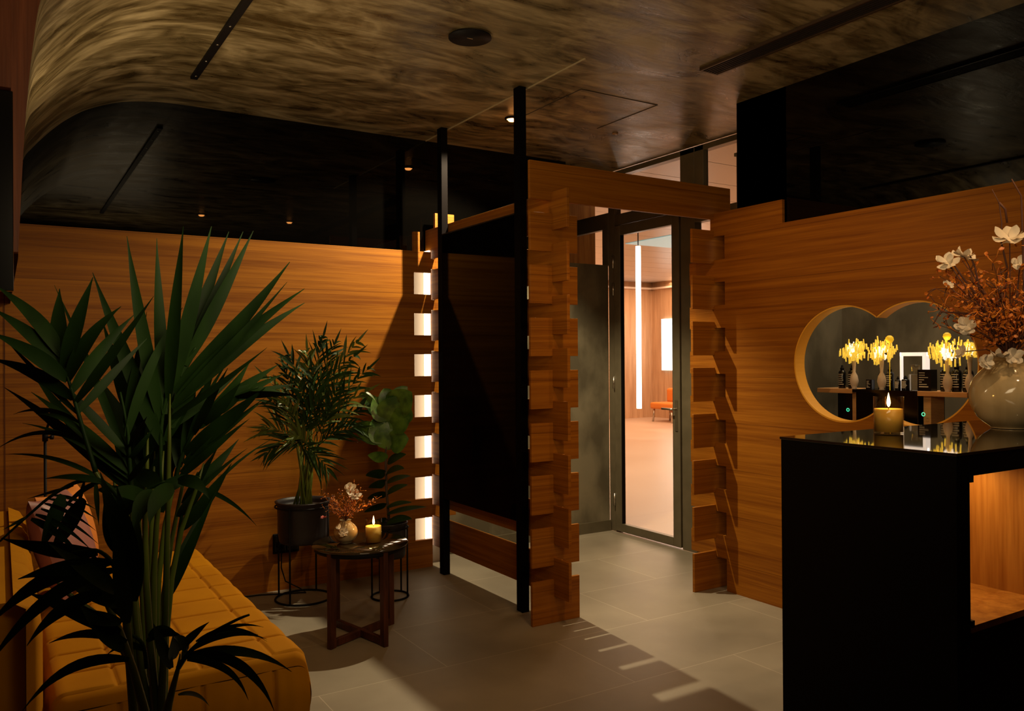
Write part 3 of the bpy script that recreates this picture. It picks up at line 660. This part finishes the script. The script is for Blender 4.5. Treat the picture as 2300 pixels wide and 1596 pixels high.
c1 = Vector((1.506, 4.739, 0)); c2 = Vector((1.945, 4.49, 0))
planter('planter', 'larger black metal pot on a tall wire ring stand holding the leafy parlour palm', c1, .148, .575, .335, .160, 4, 2.35)
planter('planter', 'smaller black metal pot on a wire ring stand holding the fiddle-leaf fig', c2, .098, .44, .235, .108, 5, .5)
# parlour palm
PP = thing('parlour_palm', 'bushy parlour palm with fine arching fronds standing against the wooden wall', 'plant', c1+Vector((0, 0, .54)))
rp = random.Random(21); top = c1+Vector((0, 0, .54)); D1 = 4.80
fr_t = [(690, 790, -.1), (650, 800, 0), (750, 775, .05), (800, 770, 0), (795, 800, -.1), (825, 830, -.05), (600, 850, .0), (610, 900, -.1), (640, 830, .05), (820, 880, -.15), (760, 870, -.2), (700, 830, -.15), (595, 960, 0), (800, 960, -.1), (725, 760, .0), (640, 900, -.2), (720, 900, -.25), (670, 860, -.2), (770, 840, .0), (600, 1015, -.05), (735, 1050, -.15), (660, 980, -.2), (820, 915, 0)]
stm = MB(); lfm = []
for i, (tx, ty, dd) in enumerate(fr_t):
    tip = W(tx, ty, D1+dd); a_ = top+Vector((rp.uniform(-.05, .05), rp.uniform(-.05, .05), -.01))
    cen = W(690+rp.uniform(-25, 25), min(1000, ty+150)+rp.uniform(-10, 10), D1+dd*.3)
    pts = [a_, a_*.4+cen*.6+Vector((0, 0, -.01)), cen]
    stm.tube([a_, (a_+cen)/2+Vector((rp.uniform(-.01, .01), 0, 0)), cen], [.007, .0055, .0035], 6)
    m_ = (cen+tip)/2+Vector((0, 0, .06)); lb = MB(); K_ = 11; pr_ = []
    for k in range(K_+1):
        t = k/K_; pr_.append(cen*(1-t)**2+m_*2*t*(1-t)+tip*t*t)
    lb.tube(pr_, [.003*(1-.7*k/K_) for k in range(K_+1)], 5)
    for k in range(2, K_+1):
        p = pr_[k]; d = (pr_[k]-pr_[k-1]).normalized(); fc = (CAM-p).normalized(); sd = d.cross(fc).normalized(); ll = .19*math.sin(math.pi*(k/K_*.8+.15))**.6*rp.uniform(.6, 1.2)
        for s in (1, -1):
            e = p+(d*1.0+sd*s*rp.uniform(.3, .8)+fc*rp.uniform(-.5, .5)).normalized()*ll+Vector((0, 0, -.02-.03*rp.random()))
            lb.leaf(p, e, .015*rp.uniform(.7, 1.4), bend=(0, 0, .02), twist=rp.uniform(-50, 50), n=5)
    lb.leaf(pr_[-1], pr_[-1]+(pr_[-1]-pr_[-3]).normalized()*.11, .014, n=4)
    lb.build('frond', LEAFG if i % 3 == 0 else LEAFD, PP)
stm.build('stems', STEM, PP)
# fiddle-leaf fig
FG = thing('fiddle_leaf_fig', 'fiddle-leaf fig with broad glossy green leaves between the palm and the black panel', 'plant', c2+Vector((0, 0, .41)))
Df = 4.80; tr_ = [c2+Vector((0, 0, .40)), W(868, 1100, Df), W(866, 1020, Df), W(872, 950, Df), W(878, 900, Df)]
MB().tube(tr_, [.009, .008, .007, .006, .004], 8).build('trunk', BARK, FG)
fl_ = [(880, 905, 915, 868, 30, 0), (878, 915, 862, 872, 40, 0), (880, 925, 925, 880, 60, 10), (878, 940, 838, 895, 56, -10), (880, 950, 900, 890, 74, 0), (875, 950, 812, 880, 34, 0), (878, 965, 922, 925, 52, 20), (872, 985, 795, 960, 46, 0), (874, 990, 836, 942, 58, 0), (875, 1000, 918, 985, 48, 15), (870, 1010, 880, 945, 60, 0), (870, 1030, 826, 1022, 26, 30), (870, 1040, 912, 1020, 24, 50), (868, 1060, 822, 1068, 34, 55), (868, 1062, 908, 1052, 26, 60), (868, 1080, 828, 1095, 34, 60), (868, 1085, 922, 1068, 22, 60), (868, 1105, 826, 1120, 30, 60), (868, 1110, 916, 1088, 24, 60), (868, 1130, 818, 1150, 26, 60), (868, 1140, 925, 1128, 22, 65), (868, 1155, 958, 1138, 24, 65), (868, 1165, 826, 1180, 26, 60), (868, 1175, 925, 1165, 30, 60)]
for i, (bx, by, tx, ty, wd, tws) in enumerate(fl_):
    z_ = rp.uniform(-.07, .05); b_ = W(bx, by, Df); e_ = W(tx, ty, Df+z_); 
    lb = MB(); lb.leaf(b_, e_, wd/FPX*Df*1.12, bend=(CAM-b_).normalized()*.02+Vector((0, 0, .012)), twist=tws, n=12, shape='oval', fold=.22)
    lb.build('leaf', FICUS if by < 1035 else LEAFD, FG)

# wall socket and cable
SK = thing('wall_socket', 'black double wall socket low on the wooden wall behind the left planter', 'socket', (1.477, 4.97, .22))
MB().box(1.395, 1.555, 4.972, 4.985, .225, .345).build('plate', BMET, SK, .004)
MB().box(1.405, 1.470, 4.966, 4.973, .238, .332).box(1.480, 1.545, 4.966, 4.973, .238, .332).build('insert', PBLACK, SK, .004)
MB().box(1.428, 1.436, 4.962, 4.967, .295, .31).build('indicator', CHROME, SK)
MB().box(1.505, 1.52, 4.962, 4.967, .285, .29).build('indicator', CHROME, SK)
MB().box(1.420, 1.45, 4.93, 4.9655, .26, .29).build('plug', BMET, SK, .004)
cb = MB().tube([(1.435, 4.935, .27), (1.43, 4.925, .15), (1.45, 4.91, .07), (1.52, 4.86, .03), (1.55, 4.83, .007), (1.45, 4.87, .006), (1.3, 4.93, .006), (1.1, 4.95, .006), (.85, 4.96, .006)], .004, 8).build('power_cable', BMET)
tag(recenter(cb), 'black power cable trailing from the socket along the foot of the wooden wall', 'cable')

# ------------------------------------------------------------------ large kentia palm in the foreground
base = Vector((.27, 1.78, 0))
KP = thing('kentia_palm', 'large dark kentia palm in the left foreground in front of the sofa', 'plant', base)
MB().lathe([(0, 0), (.12, 0), (.15, .02), (.18, .36), (.185, .38), (.17, .38), (.165, .34), (0, .34)], base, 48).build('pot', POTM, KP)
MB().lathe([(0, .35), (.166, .345)], base, 40).build('soil', SOIL, KP)
Dk = 1.62
def P3(x, y, d): return W(x, y, d)
stems = [(300, 1596, 262, 1200, 215, 1060, 1.38), (318, 1596, 285, 1300, 260, 1110, 1.5), (330, 1596, 300, 1300, 285, 1090, 1.6), (335, 1596, 318, 1300, 310, 1100, 1.7), (340, 1596, 338, 1300, 345, 1080, 1.6), (345, 1596, 345, 1300, 362, 1080, 1.5), (350, 1596, 356, 1300, 392, 1080, 1.6), (356, 1596, 366, 1350, 410, 1090, 1.7), (362, 1596, 372, 1350, 380, 1000, 1.45), (368, 1596, 385, 1300, 440, 1100, 1.6), (325, 1596, 270, 1420, 200, 1280, 1.35), (322, 1596, 268, 1440, 150, 1330, 1.4), (375, 1596, 384, 1560, 400, 1500, 1.3), (352, 1596, 328, 1300, 330, 1050, 1.45), (338, 1596, 305, 1400, 296, 1150, 1.5)]
for i, (xa, ya, xb, yb, xc, yc, d) in enumerate(stems):
    A = P3(xa, ya, d); Bm = P3(xb, yb, d); Cc = P3(xc, yc, d); root = base+Vector(((A.x-base.x)*.45, (A.y-base.y)*.3, .34))
    pts = [root, (root+A)/2+(A-root)*.05, A]
    for t in (.25, .5, .75, 1.0):
        q = A*(1-t)**2+(Bm*2-(A+Cc)*.5)*2*t*(1-t)+Cc*t*t; pts.append(q)
    pts.append(pts[-1]+(pts[-1]-pts[-2])*.55+Vector((0, 0, .01)))
    MB().tube(pts, [.010, .0085, .0075, .0065, .0058, .0048, .0036, .0012], 8).build('stem', STEM, KP)
fronds = [
 # rachis, depth, leaflets (bx,by,tx,ty,width,bendx,bendy)
 ([(362, 1080), (362, 960), (378, 880), (408, 820), (440, 780)], 1.5, [(362, 950, 285, 530, 30, -8, 0), (365, 1000, 208, 612, 34, -6, 0), (370, 930, 352, 535, 32, -6, 0), (378, 900, 412, 508, 30, -2, 0), (388, 870, 475, 508, 26, -4, 0), (398, 850, 514, 520, 24, -4, 0), (405, 845, 546, 520, 20, -2, 4), (415, 820, 569, 518, 24, 0, 6), (392, 880, 651, 588, 42, 8, 14), (385, 915, 645, 633, 16, 0, 14), (395, 895, 684, 648, 26, 0, -30), (390, 910, 684, 680, 24, 6, -34), (380, 940, 600, 780, 14, 0, 8), (385, 960, 560, 810, 14, 0, 10), (372, 990, 470, 800, 30, 0, 0)]),
 ([(215, 1060), (188, 970), (165, 890), (150, 840), (137, 795)], 1.36, [(138, 800, 134, 648, 40, -6, 0), (142, 830, 209, 622, 27, -4, 0), (152, 855, 272, 688, 27, -22, -20), (160, 880, 302, 706, 24, -14, -10), (168, 905, 345, 665, 18, -5, 10), (176, 925, 330, 760, 16, -5, 0), (138, 800, -12, 640, 34, 30, -12), (143, 825, -20, 690, 32, 20, -8), (152, 855, -25, 745, 34, 20, -14), (165, 895, -25, 805, 34, 16, -26), (176, 930, 10, 760, 12, 0, 0), (182, 950, 30, 930, 10, 0, -40), (190, 975, 80, 930, 10, 0, -30), (200, 1000, -10, 1010, 10, 0, -70)]),
 ([(296, 1110), (290, 1020), (286, 960), (270, 880)], 1.45, [(292, 1085, 60, 815, 22, -12, 18), (290, 1060, 70, 880, 22, -8, -20), (290, 1050, 122, 640, 14, 10, 0), (286, 1020, 100, 830, 18, 0, -10), (290, 1100, 10, 870, 26, 0, -30), (292, 1000, 330, 935, 12, 0, 0), (292, 1030, 345, 960, 12, 0, 0), (288, 1080, 345, 1010, 12, 0, 0), (240, 1085, 10, 1020, 10, 10, -40), (290, 1075, 50, 950, 12, 0, -45), (284, 980, 410, 690, 18, -20, -18), (280, 960, 330, 700, 16, 0, 0)]),
 ([(330, 1100), (325, 1000), (318, 900), (300, 820)], 1.62, [(325, 1000, 230, 720, 40, -4, 0), (325, 1040, 225, 850, 44, 0, 0), (330, 1060, 400, 820, 46, 8, 0), (335, 1090, 455, 870, 50, 8, 0), (330, 1100, 240, 900, 50, 0, 0), (335, 1130, 250, 970, 48, 0, 0), (345, 1120, 430, 930, 46, 0, 0), (320, 950, 330, 740, 44, 0, 0), (350, 1150, 300, 960, 50, 0, 0), (360, 1150, 380, 960, 50, 0, 0), (352, 1160, 270, 1060, 36, 0, -10), (340, 980, 300, 820, 60, 0, 0), (350, 1000, 370, 830, 56, 0, 0), (340, 1050, 345, 900, 60, 0, 0)]),
 ([(392, 1090), (410, 1020), (450, 950), (510, 900), (580, 868)], 1.56, [(402, 1050, 398, 850, 26, 0, 0), (410, 1020, 446, 826, 18, -6, 0), (425, 985, 487, 812, 16, -4, 0), (435, 975, 512, 826, 15, -4, 0), (445, 960, 561, 812, 26, 4, 12), (468, 930, 626, 818, 20, -8, -4), (490, 915, 640, 838, 16, -4, -4), (500, 905, 662, 862, 15, 0, -8), (530, 892, 668, 888, 14, 0, -12), (560, 875, 668, 900, 10, 0, -16), (415, 1020, 596, 870, 26, 0, 0), (412, 1040, 585, 905, 18, -6, -4), (405, 1060, 600, 890, 10, -20, -4), (400, 1075, 560, 940, 14, -6, 0), (420, 990, 520, 800, 8, -12, -10), (440, 960, 640, 850, 8, 0, -80), (480, 930, 570, 850, 26, 0, 0), (460, 950, 540, 860, 30, 0, 0)]),
 ([(395, 1250), (408, 1160), (425, 1100), (445, 1060)], 1.66, [(415, 1120, 536, 986, 22, 0, 4), (410, 1130, 490, 1003, 14, 0, 4), (418, 1130, 556, 1006, 9, -5, -10), (405, 1190, 520, 1040, 22, 4, 10), (400, 1200, 620, 980, 7, -30, -34), (430, 1090, 576, 1180, 9, 12, -28), (380, 1340, 486, 1102, 18, -8, 6), (376, 1300, 470, 1110, 16, 6, 8), (400, 1160, 470, 1070, 20, 0, 0)]),
 ([(270, 1120), (235, 1085), (180, 1080), (120, 1110), (60, 1160), (0, 1215)], 1.3, [(240, 1085, 100, 1075, 18, 0, -18), (230, 1080, 128, 1160, 14, 0, -30), (215, 1082, 222, 1180, 12, 0, 0), (120, 1112, 218, 1145, 9, 0, -14), (110, 1120, 220, 1168, 9, 0, -18), (100, 1130, 216, 1192, 9, 0, -18), (92, 1142, 222, 1222, 10, 0, -20), (80, 1155, 205, 1235, 12, 0, -24), (70, 1165, 180, 1245, 18, 0, -20), (190, 1080, 172, 1150, 10, 0, 0), (60, 1160, 5, 1190, 8, 0, 0), (165, 1090, 60, 1120, 9, 0, 0), (140, 1110, 90, 1240, 44, 0, 0), (190, 1120, 110, 1250, 44, 0, 0)]),
 ([(270, 1300), (250, 1260), (215, 1235), (160, 1240)], 1.22, [(220, 1240, 2, 1208, 56, -5, 14), (250, 1262, -30, 1410, 42, -22, -66), (255, 1280, -30, 1500, 34, -20, -80), (262, 1330, 110, 1220, 60, 0, 0), (268, 1360, 130, 1290, 60, 0, 0), (272, 1400, 120, 1370, 60, 0, 0), (270, 1420, 60, 1330, 50, 0, -10), (275, 1380, 200, 1230, 60, 0, 0), (285, 1440, 110, 1444, 22, 0, -40), (240, 1270, 40, 1300, 40, 0, -20), (285, 1400, 255, 1180, 60, 0, 0), (300, 1350, 310, 1150, 60, 0, 0), (290, 1480, 50, 1596, 30, -20, -80), (275, 1460, 180, 1360, 40, 0, 0), (230, 1330, 60, 1450, 36, -20, -40), (310, 1300, 262, 1090, 70, 0, 0), (280, 1250, 225, 1060, 50, 0, 0)]),
 ([(400, 1500), (425, 1465), (470, 1425), (530, 1392), (560, 1380)], 1.28, [(415, 1475, 655, 1508, 26, 20, -56), (430, 1460, 600, 1435, 14, 0, -46), (440, 1450, 580, 1425, 18, 0, -26), (420, 1480, 558, 1572, 22, 36, -50), (430, 1470, 598, 1555, 22, 40, -50), (445, 1465, 616, 1596, 24, 40, -60), (450, 1440, 592, 1408, 10, 0, -36), (440, 1440, 600, 1440, 10, 0, -56), (410, 1490, 440, 1420, 16, -14, -10), (420, 1460, 390, 1432, 26, 0, -16), (390, 1480, 388, 1425, 30, 0, 0), (400, 1560, 470, 1585, 12, 10, -26), (385, 1500, 345, 1400, 26, -8, -10), (400, 1460, 470, 1396, 20, 0, -8)]),
 ([(300, 1180), (310, 1130), (330, 1100), (370, 1080)], 1.42, [(300, 1120, 235, 1180, 46, -20, -30), (330, 1110, 270, 1190, 52, -20, -40), (345, 1105, 300, 1200, 40, -10, -30), (390, 1095, 335, 1180, 48, -20, -30), (350, 1110, 450, 1070, 30, 0, -20), (330, 1120, 235, 1110, 34, 0, -20), (400, 1080, 470, 1120, 22, 10, -30), (300, 1130, 215, 1100, 26, 0, -20), (360, 1090, 290, 1060, 40, 0, -10), (300, 1250, 240, 1120, 50, 0, 0), (265, 1240, 235, 1110, 50, 0, 0)]),
 ([(330, 1500), (320, 1445), (285, 1425), (230, 1440)], 1.4, [(325, 1460, 240, 1470, 12, 0, -34), (330, 1440, 420, 1440, 14, 0, -40), (335, 1430, 400, 1425, 22, 0, -20)]),
]
rk = random.Random(3)
for i, (ra, d, lv) in enumerate(fronds):
    m = MB(); pts = smooth_prof([(x, y) for x, y in ra], 4); m.tube([P3(p.x, p.y, d) for p in pts], [.0042-.0025*k/len(pts) for k in range(len(pts))], 6)
    for (bx, by, tx, ty, wd, ex, ey) in lv:
        wd = min(wd, 40)*(.72 if d < 1.34 else 1)
        dt = d+rk.uniform(-.10, .10); b_ = P3(bx, by, d); e_ = P3(tx, ty, dt)
        mid = P3((bx+tx)/2+ex, (by+ty)/2+ey, (d+dt)/2-.015)-(b_+e_)/2
        m.leaf(b_, e_, wd/FPX*d*(1.3 if wd < 30 else 1.0), bend=mid, twist=rk.uniform(-35, 35), n=12, fold=.2)
    m.build('frond', LEAFD, KP)

# ------------------------------------------------------------------ shelf goods behind the circular window
XS = 4.1
LEDGEW = wood('lamplit_ledge_oak', (.85, .48, .20), (.60, .30, .10), (3, 3, 26), False)  # lamp light on the ledges is put into this paler oak
def Ys(px): return onX(px, 880, XS).y
def px2m(px): return px/FPX*4.47
ZS = 1.215
def ledge(name, label, yc, w_, post_off):
    t = thing(name, label, 'shelf', (XS, yc, 0))
    MB().box(XS-.06, XS+.14, yc-w_/2, yc+w_/2, ZS-.025, ZS).build('board', LEDGEW, t, .002)
    MB().box(XS-.02, XS+.10, yc+post_off-.02, yc+post_off+.02, 0, ZS-.025).build('upright', LEDGEW, t)
ledge('display_ledge', 'left small oak ledge under two black bottles, seen through the circular window', 3.0, .23, -.11)
ledge('display_ledge', 'right small oak ledge under three tall black bottles, seen through the circular window', 2.37, .26, .10)
cab = thing('display_cabinet', 'black cabinet with green ring lights behind the circular window', 'cabinet', (XS+.1, 2.7, 0))
MB().box(XS-.05, XS+.2, 2.505, 2.865, 0, 1.198).build('body', PBLACK, cab)
MB().box(XS-.07, XS+.2, 2.505, 2.875, 1.198, ZS).build('top', PBLACK, cab)
for (px, py, X_) in ((1904, 920, XS+.2), (2074, 930, XS-.05)):
    p = onX(px, py, X_-.004); MB().ring(p, .0085, .0024, 24, 6, 0).build('indicator_ring', GREEN, cab if px > 2000 else None) if px > 2000 else None
p = onX(1904, 920, XS+.15); gb = thing('power_button_box', 'small black box with a green ring light under the left ledge', 'device', (XS+.2, p.y, 0))
MB().box(XS+.155, XS+.3, p.y-.12, p.y+.07, 0, 1.19).build('body', PBLACK, gb); MB().ring((XS+.152, p.y, p.z), .0085, .0024, 24, 6, 0).build('indicator_ring', GREEN, gb)
def lines(t, y, w_, z0, z1, X_, n, seed):
    q = random.Random(seed); m = MB()
    for k in range(n):
        z = z0+(z1-z0)*(k+.5)/n; hh = (z1-z0)/n*(.34 if k else .5); l = w_*q.uniform(.45, .9)
        if k in (2,): l *= .4
        m.box(X_-.0012, X_-.0004, y+w_/2-l, y+w_/2-.002, z-hh/2, z+hh/2)
    m.build('label_print', LABEL, t)
def bottle(px, hpx, wpx, label, X_=XS, kind='dropper'):
    y = onX(px, 880, X_).y; w_ = px2m(wpx); h_ = px2m(hpx); r = w_/2
    t = thing('bottle' if kind != 'box' else 'carton', label, 'bottle' if kind != 'box' else 'box', (X_, y, ZS))
    if kind == 'dropper':
        MB().lathe([(0, 0), (r*.95, 0), (r, .004), (r, h_*.66), (r*.85, h_*.74), (r*.42, h_*.78), (r*.42, h_*.80)], (X_, y, ZS), 28).build('body', BOT, t)
        MB().lathe([(r*.5, h_*.79), (r*.5, h_*.88), (r*.28, h_*.90), (r*.3, h_*.97), (r*.15, h_), (0, h_)], (X_, y, ZS), 20).build('cap', BMET, t)
        lb = MB(); q = random.Random(int(px)); m = MB()
        for k in range(6):
            z = ZS+h_*(.18+.085*k); l = q.uniform(.5, 1.0)
            a0 = math.pi-l; n_ = 8
            vs = [(X_+(r+.0006)*math.cos(a0+2*l*i/n_), y+(r+.0006)*math.sin(a0+2*l*i/n_), z+dz) for i in range(n_+1) for dz in (-.0022, .0022)]
            m.add(vs, [(2*i, 2*i+2, 2*i+3, 2*i+1) for i in range(n_)])
        m.build('label_print', LABEL, t)
    elif kind == 'box':
        MB().box(X_-r*.8, X_+r*.8, y-r, y+r, ZS, ZS+h_).build('carton_body', BOT, t, .001); lines(t, y, w_*.8, ZS+h_*.15, ZS+h_*.9, X_-r*.8, 7, int(px))
    return t
bottle(1892, 55, 17, 'first black dropper bottle from the left on the left ledge'); bottle(1914, 55, 17, 'second black dropper bottle on the left ledge beside the white vase stem')
bottle(1981, 50, 15, 'black dropper bottle on the black cabinet under the middle crystal lamp, left one'); bottle(1999, 52, 17, 'black dropper bottle on the black cabinet under the middle crystal lamp, right one')
bottle(2017, 30, 12, 'tiny black bottle left of the white lit frame base'); bottle(2034, 32, 17, 'small black bottle inside the white lit frame')
bottle(2083, 46, 30, 'wide black printed carton at the right foot of the white lit frame', kind='box')
bottle(1955, 22, 15, 'low black printed carton left of the middle bottles', kind='box')
bottle(2124, 60, 20, 'tall black bottle at the left end of the right ledge'); bottle(2149, 60, 20, 'tall black bottle in the middle of the right ledge'); bottle(2175, 60, 20, 'tall black bottle at the right end of the right ledge beside the big vase')
pf = thing('crystal_decanter', 'clear crystal decanter with flared stopper inside the white lit frame', 'decanter', (XS+.03, Ys(2050), ZS))
yp = Ys(2050)
MB().box(XS+.01, XS+.05, yp-.028, yp+.028, ZS, ZS+.085).build('body', CRYS, pf, .003)
MB().lathe([(0, .085), (.012, .085), (.012, .10), (.022, .102), (.026, .135), (.018, .135), (0, .12)], (XS+.03, yp, ZS), 10, False).build('stopper', CRYS, pf)
FRm = thing('lit_frame', 'white glowing square arch frame standing on the black cabinet', 'lamp', (XS+.12, 2.545, ZS))
ya, yb = onX(2024, 870, XS+.12).y, onX(2084, 870, XS+.12).y; za = onX(2050, 791, XS+.12).z
MB().box(XS+.11, XS+.13, ya-.008, ya, ZS, za).build('upright', LAMPW, FRm); MB().box(XS+.10, XS+.14, yb, yb+.018, ZS, za).build('upright', LAMPW, FRm); MB().box(XS+.11, XS+.13, yb, ya, za-.02, za).build('crossbar', LAMPW, FRm)
def crystal_lamp(px, py, sc, label, stem=True, seed=1):
    X_ = XS-.04; c = onX(px, py, X_); q = random.Random(seed)
    t = thing('crystal_lamp', label, 'table lamp', (X_, c.y, ZS), 'crystal flower lamps')
    if stem:
        h_ = c.z-ZS-.03
        MB().lathe([(0, 0), (.016, 0), (.012, .006), (.018, .02*1), (.024, .045), (.018, .075), (.008, .095), (.012, h_*.95), (.018, h_), (0, h_)] if h_ > .1 else [(0, 0), (.014, 0), (.006, .02), (.006, h_*.9), (.016, h_), (0, h_)], (X_, c.y, ZS), 20).build('stem', WHITEP, t)
    a = MB(); g = MB()
    for i in range(170):
        u = Vector((q.gauss(0, .5), q.gauss(0, 1), q.gauss(0, .62))); 
        if u.length > 1.75: continue
        p = c+u*.045*sc; hh = .016*sc*q.uniform(.5, 1.3); r = .0042*q.uniform(.7, 1.3)
        core = u.length < .85 and q.random() < .75
        (g if core else a).tube([p-Vector((0, 0, hh)), p+Vector((q.uniform(-.004, .004), q.uniform(-.004, .004), hh))], [r, r*.8], 5)
    light('POINT', 'crystal_lamp_light', (X_, c.y, c.z+.02), 1.1*sc, (1, .60, .14), size=.03)
    a.build('amber_prisms', AMB, t); g.build('glowing_prisms', AMBW, t)
    return t
crystal_lamp(1918, 788, 1.0, 'leftmost amber crystal flower lamp on a white vase stem', True, 1)
crystal_lamp(1980, 790, 1.05, 'middle amber crystal flower lamp above the black cabinet', True, 2)
crystal_lamp(2128, 790, 1.1, 'right amber crystal flower lamp above the right ledge', True, 3)
crystal_lamp(2178, 785, .6, 'small amber crystal lamp half hidden by the big bouquet', True, 4)
for px, py, s, lb in ((1998, 762, .022, 'yellow glowing ball bloom above the middle crystal lamp'), (2127, 755, .020, 'yellow glowing ball bloom above the right crystal lamp')):
    p = onX(px, py, XS-.02); m = MB(); m.lathe([(0, -1*s), (.6*s, -.8*s), (s, -.1*s), (.85*s, .55*s), (.4*s, .95*s), (0, s)], p, 20)
    m.tube([(p.x, p.y, ZS), (p.x, p.y, p.z-s)], .002, 6)
    tag(recenter(m.build('ball_bloom', emis('bloom_yellow', (1, .55, .02), .55, (.8, .5, .03)))), lb, 'flower')

# ------------------------------------------------------------------ hall things
tb = MB().tube([(5.95, 6.90, .84), (5.95, 6.90, 2.62)], .028, 16); o = tb.build('light_tube', TUBE); tag(recenter(o), 'tall vertical white light tube glowing behind the glass door', 'light tube')
o = MB().tube([(5.95, 6.90, 2.62), (5.95, 6.90, 3.15)], .006, 8).build('hanger', BMET); o.parent = bpy.data.objects['light_tube']; o.location = -bpy.data.objects['light_tube'].location
pA = onX(1505, 778, 13); sg = MB().box(12.94, 13.0, pA.y-.9, pA.y+.22, 1.10, 2.28).build('lightbox', SIGN); tag(recenter(sg), 'bright bluish light panel on the far hall wall', 'light panel')
ch = onZ(1500, 946, 0); CH = thing('lounge_chair', 'orange lounge chair by the far hall wall behind the door handle', 'chair', ch)
m = MB()
m.box(ch.x-.3, ch.x+.3, ch.y-.45, ch.y+.25, .28, .42); m.build('seat', ORNG, CH, .04, 3)
MB().box(ch.x+.18, ch.x+.32, ch.y-.45, ch.y+.25, .40, .72).build('backrest', ORNG, CH, .05, 3)
for sx_, sy_ in ((-.25, -.4), (.25, -.4), (-.25, .2), (.25, .2)): MB().tube([(ch.x+sx_, ch.y+sy_, 0), (ch.x+sx_*.9, ch.y+sy_*.9, .28)], .02, 8).build('leg', CHROME, CH)
cy = MB().box(8.15, 9.2, 8.75, 9.75, 3.142, 3.148).build('ceiling_light', CYAN); tag(recenter(cy), 'glow of a cyan lamp on the hall ceiling, drawn as an added panel', 'ceiling light')  # emissive panel added to draw a cyan lamp's glow on the ceiling
